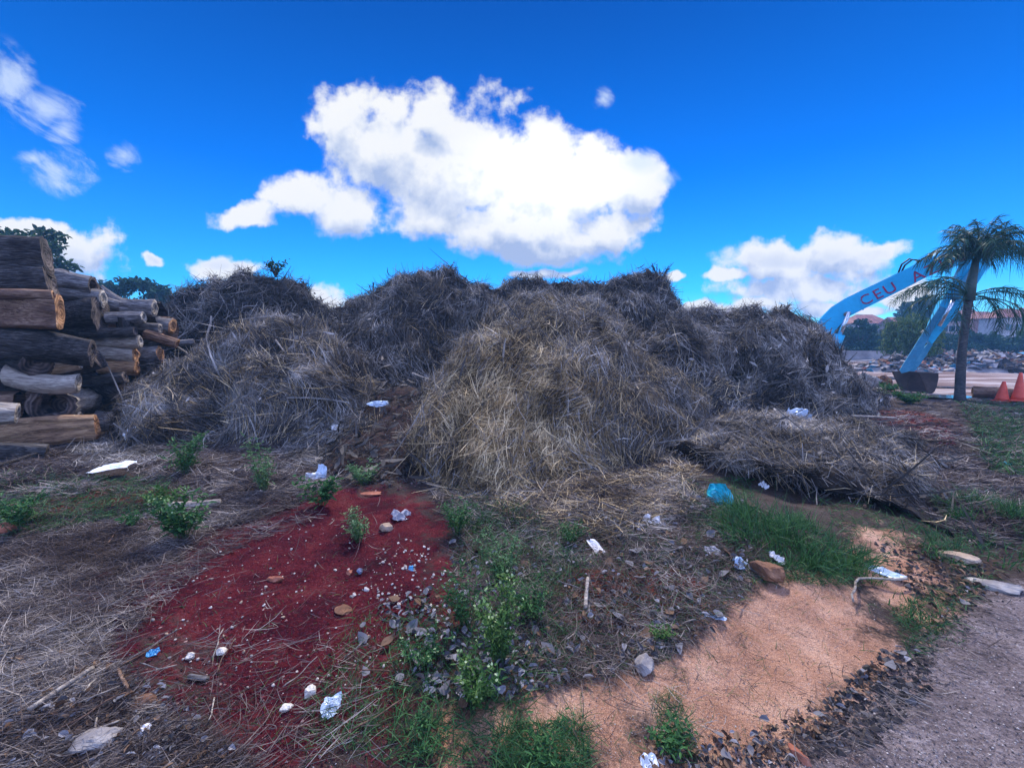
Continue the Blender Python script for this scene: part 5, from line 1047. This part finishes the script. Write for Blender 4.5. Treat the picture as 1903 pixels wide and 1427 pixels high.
    m = MB(); m.box((bx - 1.75, .3, 1.36), (.5, 2.3, .8)); cw = m.build('counterweight', M['steel'], root); cw.modifiers.new('b', 'BEVEL').width = .1
    m = MB(); m.box((bx + .9, 1.05, 1.95), (1.0, .8, .5)); m.build('cab', M['glass'], root)
    for s in (-1, 1):
        m = MB(); cx = bx; th = np.linspace(0, 2 * math.pi, 20, endpoint=False); P2 = np.stack([cx + 1.25 * np.sign(np.cos(th)) + .40 * np.cos(th), np.full(20, .3 + s * 1.0 - .25), .44 + .40 * np.sin(th)], -1); m.prism(P2, (0, .5, 0)); m.build('track', M['rubber'], root)
    m = MB(); m.tube(np.array([[bx, .3, .75], [bx, .3, .97]]), .6, 20); m.build('turntable', M['steel'], root)
    m = MB(); q = [W2(1502, 660, .6), W2(1502, 619, .6), W2(1478, 619, .6), W2(1478, 655, .6)]; m.tube(np.array(q), .035, 6); m.build('handrail', M['lime_paint'], root)
    m = MB(); m.box(W2(1543, 662) + np.array([0, .1, 0]), (.25, .6, .14)); m.build('boom_bracket', M['red_paint'], root)
excavator()

# ------------------------------------------------------------------ palm
M['palm_trunk'] = wood_mat('palm_trunk', [(.3, (.02, .02, .022)), (.5, (.07, .065, .065)), (.72, (.16, .15, .14))], 3, .03, (4, 4, 14))
M['palm_leaf'] = island_mat('palm_leaf', [(0, (.008, .028, .022)), (.5, (.02, .07, .045)), (1, (.05, .13, .07))], .45, .25)
M['crownshaft'] = rough_mat('crownshaft', [(.3, (.03, .05, .045)), (.7, (.09, .12, .10))], 5, .5, .005)
def palm():
    base = G(1784, 744); base[2] = 0; Yp = base[1]; root = thing('palm_tree', 'palm tree with drooping fronds in front of the excavator arm', 'palm tree', base)
    top = W(1801, 552, Yp); t = np.linspace(0, 1, 16)[:, None]
    P = base + (top - base) * t + np.array([.10, 0, 0]) * np.sin(t * math.pi) * -.6; r = np.interp(t[:, 0], [0, .08, .5, .85, 1], [.14, .11, .09, .08, .095]) * (1 + .03 * np.sin(np.arange(16) * 2.1))
    m = MB(); m.tube(P - base, r, 14); m.build('trunk', M['palm_trunk'], root, True)
    m = MB(); m.tube(np.array([top - base - np.array([0, 0, .1]), top - base + np.array([.02, 0, .45]), top - base + np.array([.08, 0, 1.0])]), [.12, .10, .06], 12); m.build('crownshaft', M['crownshaft'], root, True)
    def frond(az, el, Lg, droop, start, ll=.42, k=46, bare=.14):
        n = 16; t = np.linspace(0, 1, n); d = np.array([math.cos(az), math.sin(az), 0.0]); C = np.zeros((n, 3)); p = np.zeros(3); e = el
        for i in range(n):
            C[i] = p; e = el - droop * t[i] ** 1.3; p = p + (d * math.cos(e) + np.array([0, 0, math.sin(e)])) * Lg / n
        C = C + start; m = MB(); m.tube(C, np.linspace(.018, .004, n), 5, False)
        parts = [(np.concatenate(m.V), np.concatenate(m.Q))]
        u = np.linspace(bare, 1, k); f = u * (n - 1); i = np.minimum(f.astype(int), n - 2); Cp = C[i] + (C[i + 1] - C[i]) * (f - i)[:, None]; T = unit(C[i + 1] - C[i]); S = np.array([-d[1], d[0], 0.0])
        for s in (-1, 1):
            D = unit(T * .5 + s * S * rng.uniform(.35, .9, (k, 1)) + np.array([0, 0, 1.0]) * rng.normal(-.15, .38, (k, 1)))
            l = ll * np.sin(np.pi * np.clip(u * .8 + .14, 0, 1)) ** .6 * rng.uniform(.7, 1.15, k)
            v, q = ribbons(Cp, D, T + rng.normal(0, .3, (k, 3)), l, .019, 4, .1, .05, .85, .2, True); parts.append((v, q))
        v, q = join(parts); return ob('frond', mesh('frond', v, q), M['palm_leaf'], root)
    c = top - base; hi = c + np.array([.12, 0, 1.02])
    for i in range(28):
        az = 2 * math.pi * (i / 28) * 3 + R.uniform(-.2, .2); frond(az, *((math.radians(R.uniform(66, 86)), R.uniform(1.0, 1.3), R.uniform(.9, 1.7)) if i % 2 else (math.radians(R.uniform(25, 62)), R.uniform(1.15, 1.5), R.uniform(1.6, 2.6))), hi, .36, 66, .08)
    frond(.1, math.radians(32), 1.9, 1.5, hi, .4); frond(-.2, math.radians(15), 1.7, 1.0, hi, .4)
    for az, el, Lg, dr in ((3.2, 32, 2.3, 1.45), (3.3, 36, 2.1, 1.5), (3.05, 26, 2.2, 1.3), (2.95, 14, 1.6, 1.2), (3.45, 42, 2.0, 1.6), (0.0, 24, 1.9, 1.1), (-.3, 16, 2.0, 1.5), (.3, 8, 2.1, 1.7)):
        frond(az, math.radians(el), Lg, dr, c + np.array([0, 0, .02]), .40, 44, .22)
    for az, el, Lg, dr in ((3.1, 20, 1.9, 2.6), (.2, 22, 2.0, 2.5), (-.2, 12, 1.9, 2.4), (5.3, 10, 1.7, 2.4), (3.7, 15, 1.7, 2.5), (.6, 15, 1.6, 2.6)):
        frond(az, math.radians(el), Lg, dr, c - np.array([0, 0, .1]), .34, 26, .45)
palm()

# ------------------------------------------------------------------ trees behind
M['tree_leaf'] = island_mat('tree_leaf', [(0, (.010, .028, .016)), (.5, (.025, .065, .028)), (1, (.06, .12, .045))], .6, .2)
M['far_leaf'] = island_mat('far_leaf', [(0, (.010, .035, .022)), (.5, (.018, .06, .032)), (1, (.04, .095, .045))], .7, .15)
M['willow_leaf'] = island_mat('willow_leaf', [(0, (.03, .07, .015)), (.5, (.07, .13, .03)), (1, (.16, .20, .06))], .6, .2)
M['trunk'] = wood_mat('trunk', [(.3, (.02, .017, .015)), (.5, (.06, .05, .042)), (.72, (.13, .11, .095))], 4, .03, (4, 4, 1))
def tree(name, label, base, h, cw, ch, nclump, nleaf, leaf, mat, seed, flat=.6, trunk_r=.2, cat='tree', group=None, weep=0.0, gap=.5):
    base = np.asarray(base, float); root = thing(name, label, cat, base, group); rs = np.random.default_rng(seed); cz = h - ch / 2
    cc = []
    while len(cc) < nclump:
        p = rs.uniform(-1, 1, 3); l = np.linalg.norm(p)
        if gap < l < 1: cc.append(p * np.array([cw / 2, cw / 2, ch / 2]) * .82)
    cc = np.array(cc) + np.array([0, 0, cz]); m = MB(); tp = np.array([0, 0, cz - ch * .25])
    m.tube(np.array([[0, 0, -.1], [.05 * h * .3, 0, (h - ch) * .5], tp]), [trunk_r, trunk_r * .8, trunk_r * .5], 9)
    for c in cc[:14]: mid = (tp * .5 + c * .5) + rs.normal(0, .06 * cw, 3) * .5; m.tube(np.array([tp * .85, mid, c]), [trunk_r * .4, trunk_r * .22, trunk_r * .06], 5)
    m.build('trunk', M['trunk'], root, True)
    k = rs.integers(0, nclump, nleaf); cr = cw * .42 / nclump ** .36; d = unit(rs.normal(0, 1, (nleaf, 3))); rr = rs.random((nleaf, 1)) ** .45
    sz = (cr * rs.uniform(.6, 1.25, nclump))[k][:, None]; P = cc[k] + d * rr * sz * np.array([1.15, 1.15, flat])
    if weep: P[:, 2] -= weep * rs.random(nleaf) ** 1.5 * np.maximum(0, P[:, 2] - .3)
    D = rs.normal(0, 1, (nleaf, 3)) + np.array([0, 0, -.9 if weep else .1]); l = leaf * rs.uniform(.6, 1.4, nleaf)
    v, q = leaves(P, D, l, l * (.25 if weep else .6), .4); ob('crown', mesh('crown', v, q), M[mat], root); return root
def tw(px, Y, z=0.0): return np.array([(px - 951.5) / F * Y * (math.cos(PITCH)), Y, z])
tree('tree', 'dark spreading tree rising behind the top of the log stack', tw(20, 24), 9.0, 7.0, 3.6, 26, 5200, .30, 'tree_leaf', 1, .45, .25, gap=.2)
tree('tree', 'rounded green tree between the log stack and the brush heap', tw(262, 34), 7.2, 7.2, 3.8, 30, 5200, .32, 'far_leaf', 2, .5, .22, gap=.2)
tree('weeping_tree', 'yellow-green weeping tree left of the excavator arm', tw(1694, 30), 4.3, 3.6, 3.2, 20, 5200, .30, 'willow_leaf', 3, .8, .14, weep=.75, gap=.2)
tree('tree', 'big dark domed tree behind the red roofs at the lettered boom', tw(1722, 62), 9.2, 8.5, 6.0, 26, 4200, .5, 'far_leaf', 4, .6, .25, gap=.2)
HG = 'bushy trees along the far edge of the yard'
for i, px in enumerate((1520, 1548, 1575, 1602, 1630, 1655, 1680, 1705)):
    tree('hedge_tree', 'dense dark green bushy tree in the row below the red roofs', tw(px, 43 + (i % 3) * 1.5), 4.2 + .35 * math.sin(i * 2.2), 3.4, 4.0, 22, 2600, .30, 'far_leaf', 10 + i, .8, .15, group=HG, gap=.0)
for i, px in enumerate((1770, 1806, 1842, 1875, 1910, 1950)):
    tree('hedge_tree', 'dense green bushy tree below the houses right of the palm', tw(px, 42 + (i % 2) * 2), 2.9 + .5 * math.sin(i * 1.7), 3.6, 2.8, 18, 2000, .30, 'far_leaf', 30 + i, .8, .15, group='bushy trees right of the palm', gap=.0)
for i, (px, h) in enumerate(((1345, 4.4), (1378, 5.2), (1412, 5.6), (1440, 5.0), (1475, 5.0), (1505, 4.6), (1530, 5.6))):
    tree('distant_tree', 'small dark tree peeking over the crest of the mulch mound', tw(px, 60 + (i % 3) * 3), h, 4.2, 3.2, 16, 1500, .4, 'far_leaf', 50 + i, .6, .2, group='trees beyond the mulch mound', gap=.1)
def dry_branch(name, label, p, h, n, seed, cat='branch', mat='bark_dark', leafy=0):
    rs = np.random.default_rng(seed); root = thing(name, label, cat, p); m = MB(); tips = []
    for i in range(n):
        a = rs.uniform(0, 6.28); d = unit(np.array([math.cos(a) * .7, math.sin(a) * .35, rs.uniform(.5, 1.3)])); L1 = h * rs.uniform(.6, 1.1); P = np.array([[0, 0, -.1], d * L1 * .5 + rs.normal(0, .04 * h, 3), d * L1]); m.tube(P, [.022, .015, .006], 5)
        for j in range(4):
            s = P[1] + (P[2] - P[1]) * rs.uniform(0, .9); e = unit(d + rs.normal(0, .7, 3)) * h * rs.uniform(.12, .35); m.tube(np.array([s, s + e]), [.009, .004], 4); tips.append(s + e)
    m.build('twigs', M[mat], root)
    if leafy:
        tp = np.array(tips); P = np.repeat(tp, leafy, 0) + rs.normal(0, .05, (len(tp) * leafy, 3)); v, q = leaves(P, rs.normal(0, 1, P.shape), .1, .05); ob('foliage', mesh('foliage', v, q), M['tree_leaf'], root)
dry_branch('dry_branch', 'bare forked dead branch on the crest of the mulch mound', W(1452, 588, 10.6), .5, 4, 1)
dry_branch('dry_branch', 'spray of dark twigs at the right end of the compost crest', W(1228, 520, 12), .55, 9, 2)
dry_branch('wilted_plant', 'small wilted plant on the top of the brush heap', W(512, 508, 11), .32, 5, 3, 'plant', leafy=5)
dry_branch('dry_branch', 'dark stick standing on the middle crest of the compost ridge', W(832, 505, 12), .3, 2, 4)
dry_branch('dry_branch', 'thin twigs on the left slope of the compost ridge', W(692, 548, 12), .4, 3, 5)

# ------------------------------------------------------------------ houses
M['roof_tile'] = rough_mat('roof_tile', [(.3, (.14, .05, .035)), (.6, (.30, .12, .085)), (.75, (.42, .2, .15))], 1.5, .8, .02)
M['plaster'] = rough_mat('plaster', [(.3, (.34, .30, .28)), (.7, (.55, .50, .47))], 1.2, .9, .005)
M['plaster_pink'] = rough_mat('plaster_pink', [(.3, (.32, .22, .19)), (.7, (.50, .36, .31))], 1.2, .9, .005)
M['plaster_orange'] = rough_mat('plaster_orange', [(.3, (.42, .16, .09)), (.7, (.58, .26, .15))], 1.2, .9, .005)
def house(label, px, Y, wpx, top, eave, mat, seed=0, hip=True):
    c = tw(px, Y); z1 = W(px, top, Y)[2]; z0 = W(px, eave, Y)[2]; w = wpx / F * Y; d = w * .7; root = thing('house', label, 'house', c)
    m = MB(); m.box((0, d / 2, z0 / 2), (w, d, z0)); m.build('wall', M[mat], root)
    o = .4; rw = w / 2 + o; i = (w * .28 if hip else w / 2 + o); m = MB(); V = [(-rw, -o, z0), (rw, -o, z0), (rw, d + o, z0), (-rw, d + o, z0), (-rw + (0 if not hip else rw - i * .9), d / 2, z1), (rw - (0 if not hip else rw - i * .9), d / 2, z1)]
    m.add(V, [(0, 1, 5, 4), (2, 3, 4, 5)], [(1, 2, 5), (3, 0, 4)]); m.add(np.array(V)[:4] - np.array([0, 0, .02]), [(3, 2, 1, 0)]); m.build('roof', M['roof_tile'], root)
    for zz in ((z0 - 1.6, z0 - 4.4) if z0 > 5.5 else (z0 - 1.6,)):
        for k in range(3):
            x = -w * .32 + k * w * .32; m = MB(); m.box((x, -.03, zz), (1.3, .10, 1.2)); f = m.build('window', M['plaster'], root); m = MB(); m.box((x, -.085, zz), (1.1, .05, 1.0)); m.build('pane', M['glass'], f)
house('house with a low red hipped roof right of the boom foot', 1620, 78, 62, 583, 601, 'plaster', hip=True)
house('house with a pinkish red roof half hidden by the domed tree', 1690, 74, 50, 588, 602, 'plaster_pink', hip=False)
house('brown-roofed house just left of the palm trunk', 1765, 72, 42, 580, 594, 'plaster_pink')
house('orange-walled house seen through the palm fronds', 1836, 70, 40, 578, 592, 'plaster_orange')
house('pale house with a red roof at the right photo edge', 1888, 66, 56, 572, 590, 'plaster')
house('house with red gable roof beyond the right photo edge', 1950, 74, 60, 570, 590, 'plaster_pink', hip=False)
house('pinkish house behind the orange-walled one', 1806, 84, 40, 574, 590, 'plaster_pink')

# ------------------------------------------------------------------ yard: wall, boards, rubble, cones, puddles
M['concrete'] = rough_mat('concrete', [(.3, (.16, .14, .14)), (.7, (.36, .33, .32))], 1.5, .9, .01)
a, b = tw(1535, 40), tw(1712, 36)
m = MB(); dv = unit(b - a); m.box((a + b) / 2 + np.array([0, 0, .5]), (np.linalg.norm(b - a), .2, 1.0), [[dv[0], -dv[1], 0], [dv[1], dv[0], 0], [0, 0, 1]]); tag(m.build('boundary_wall', M['concrete']), 'low pale boundary wall below the dark hedge trees', 'wall')
for i, (x1, y1, x2, y2, lab) in enumerate(((1552, 676, 1640, 672, 'long pale board on the ground beneath the boundary wall'), (1560, 684, 1650, 680, 'second long grey board stacked in the yard'), (1580, 690, 1670, 684, 'weathered plank with dark underside left of the rubble'), (1555, 670, 1620, 668, 'thin pale board farthest back by the wall'))):
    A, B = gp(x1, y1, .15), gp(x2, y2, .15); d = B - A; ang = math.atan2(d[1], d[0]); m = MB(); L_ = np.linalg.norm(d); m.box((L_ / 2, 0, 0), (L_, .5, .09)); o = m.build('board', M['wood_pale' if i % 2 else 'concrete']); o.location = A; o.rotation_euler = (0, 0, ang); tag(o, lab, 'board')
DEB = [M['concrete'], M['wood_pale'], M['bark_grey'], M['wood_brown'], M['concrete'], M['brick'], M['grey_paper'], M['faded_blue'], M['bark_dark']]
def rubble(label, px, py, w, d, h, n, seed, big=None):
    rs = np.random.default_rng(seed); base = gp(px, py, 0); root = thing('rubble_heap', label, 'rubble heap', base); k = 28; nr = 10
    th = np.linspace(0, 2 * math.pi, k, endpoint=False); rr = np.linspace(0, 1, nr)
    X = (rr[:, None] * np.cos(th)[None]) * w / 2; Y = (rr[:, None] * np.sin(th)[None]) * d / 2; Z = h * .8 * (1 - rr[:, None] ** 1.5) * (1 + .35 * vnoise(np.stack([X, Y, 0 * X + seed], -1) * 1.2, seed))
    Q = np.array([(i * k + j, i * k + (j + 1) % k, (i + 1) * k + (j + 1) % k, (i + 1) * k + j) for i in range(nr - 1) for j in range(k)]); ob('core', mesh('core', np.stack([X, Y, Z], -1), Q, True), M['concrete'], root)
    ms = [MB() for _ in DEB]
    for i in range(n):
        r = rs.random() ** .6; a = rs.uniform(0, 6.28); x, y = r * math.cos(a) * w / 2, r * math.sin(a) * d / 2; z = h * .8 * (1 - r ** 1.5); e = Matrix.Rotation(rs.uniform(0, 6.28), 3, 'Z') @ Matrix.Rotation(rs.normal(0, .5), 3, 'X') @ Matrix.Rotation(rs.normal(0, .5), 3, 'Y')
        kind = rs.integers(0, len(DEB)); sz = {0: (.5, .4, .12), 1: (1.2, .14, .05), 2: (.9, .1, .1), 3: (1.0, .2, .05), 4: (.4, .3, .2), 5: (.3, .2, .15), 6: (.5, .35, .02), 7: (.6, .4, .02), 8: (.6, .3, .25)}[int(kind)]
        sz = np.array(sz) * rs.uniform(.5, 1.3, 3) * min(1, w / 6); ms[kind].box((x, y, z + .06), sz, np.array(e))
    nm = ['concrete_chunks', 'boards', 'poles', 'planks', 'plaster_chunks', 'bricks', 'plastic_scraps', 'sheet_scraps', 'dark_chunks']
    for mm, mt, nn in zip(ms, DEB, nm):
        if mm.V: ob_ = mm.build(nn, mt, root); ob_['kind'] = 'stuff'
rubble('long rubble heap of broken boards behind the bucket', 1668, 690, 4.4, 3.0, 1.0, 240, 1)
rubble('pale rubble heap of planks and slabs right of the palm trunk', 1850, 690, 6.4, 3.6, 1.25, 360, 2)
rubble('rubble heap with light boards just behind the excavator links', 1735, 680, 4.0, 3.5, 1.5, 260, 3)
rubble('far grey rubble heap along the yard between palm and houses', 1800, 668, 9, 4, 1.6, 320, 4)
rubble('rubble heap running out of the photo on the right', 1950, 685, 6, 4, 1.6, 300, 5)
M['wet'] = rough_mat('wet', [(.3, (.05, .045, .045)), (.7, (.10, .09, .09))], 1, .05, 0, spec=.8)
for i, (x, y, w, d) in enumerate(((1660, 733, 1.7, .9), (1752, 737, 1.5, .9), (1620, 704, 4, 1.2), (1800, 722, 3.2, .5), (1600, 716, 1.6, .6))):
    p = gp(x, y, 0); th = np.linspace(0, 2 * math.pi, 30, endpoint=False); r = 1 + .35 * vnoise(np.stack([np.cos(th) * 2, np.sin(th) * 2, 0 * th + i], -1), 3); V = np.concatenate([[p], np.stack([p[0] + r * np.cos(th) * w / 2, p[1] + r * np.sin(th) * d / 2, 0 * th], -1)]); V[:, 2] = height(V[:, 0], V[:, 1]).max() + .004
    tag(ob('puddle', mesh('puddle', V, np.array([(0, 1 + j, 1 + (j + 1) % 30) for j in range(30)])), M['wet']), kind='structure')
M['cone_orange'] = rough_mat('cone_orange', [(.3, (.55, .06, .03)), (.7, (.80, .11, .06))], 5, .5, .002)
def cone(label, px, py, h, tilt):
    root = thing('traffic_cone', label, 'traffic cone', gp(px, py, .0)); root.rotation_euler = (0, tilt, R.uniform(0, 1)); m = MB(); m.box((0, 0, .02), (.34, .34, .04)); o = m.build('base', M['cone_orange'], root); o.modifiers.new('b', 'BEVEL').width = .012
    z = np.linspace(.04, h, 8); m = MB(); m.tube(np.stack([0 * z, 0 * z, z], -1), np.interp(z, [.04, .08, h], [.15, .13, .03]), 20); m.build('body', M['cone_orange'], root, True)
cone('shorter orange traffic cone left of the leaning one', 1862, 742, .56, .0); cone('taller orange traffic cone leaning right at the photo edge', 1892, 746, .78, .12)
log('log', 'brown log lying on the grass between palm and cones', gp(1806, 738, .14), gp(1880, 742, .14), .15, .13, 'wood_brown', 'end_orange', rough=.2, seed=80)
stone('tree_stump', 'dark broken stump chunk left of the bucket', 1612, 716, (.9, .6, .75), 'stone_grey', 81, .3, cat='stump', rough=.25); stone('tree_stump', 'smaller dark stump chunk next to the bucket', 1642, 716, (.6, .5, .5), 'stone_brown', 82, .9, cat='stump', rough=.25)
herb('bush', 'yellow-green low bush beyond the right end of the mulch mound', gp(1612, 748), .45, .9, 26, .09, 'leaf_yellow', 26, cat='bush')
herb('bush', 'dark low bush growing around the excavator bucket', gp(1690, 752), .34, 1.0, 26, .08, 'leaf', 26, cat='bush')
herb('bush', 'low green plants between the stump chunks and the bucket', gp(1650, 728), .3, 1.0, 16, .09, 'leaf', 20, cat='bush')

# ------------------------------------------------------------------ haze
HZ = 0.0018
hm = bpy.data.materials.new('haze'); hm.use_nodes = True; hn = hm.node_tree; hn.nodes.remove(hn.nodes['Principled BSDF'])
pv = hn.nodes.new('ShaderNodeVolumePrincipled'); pv.inputs['Density'].default_value = HZ; pv.inputs['Color'].default_value = (.22, .55, 1, 1); hn.links.new(pv.outputs[0], hn.nodes['Material Output'].inputs['Volume'])
m = MB(); m.box((0, 45, 6.75), (280, 130, 16.5)); tag(m.build('haze', hm), kind='stuff')
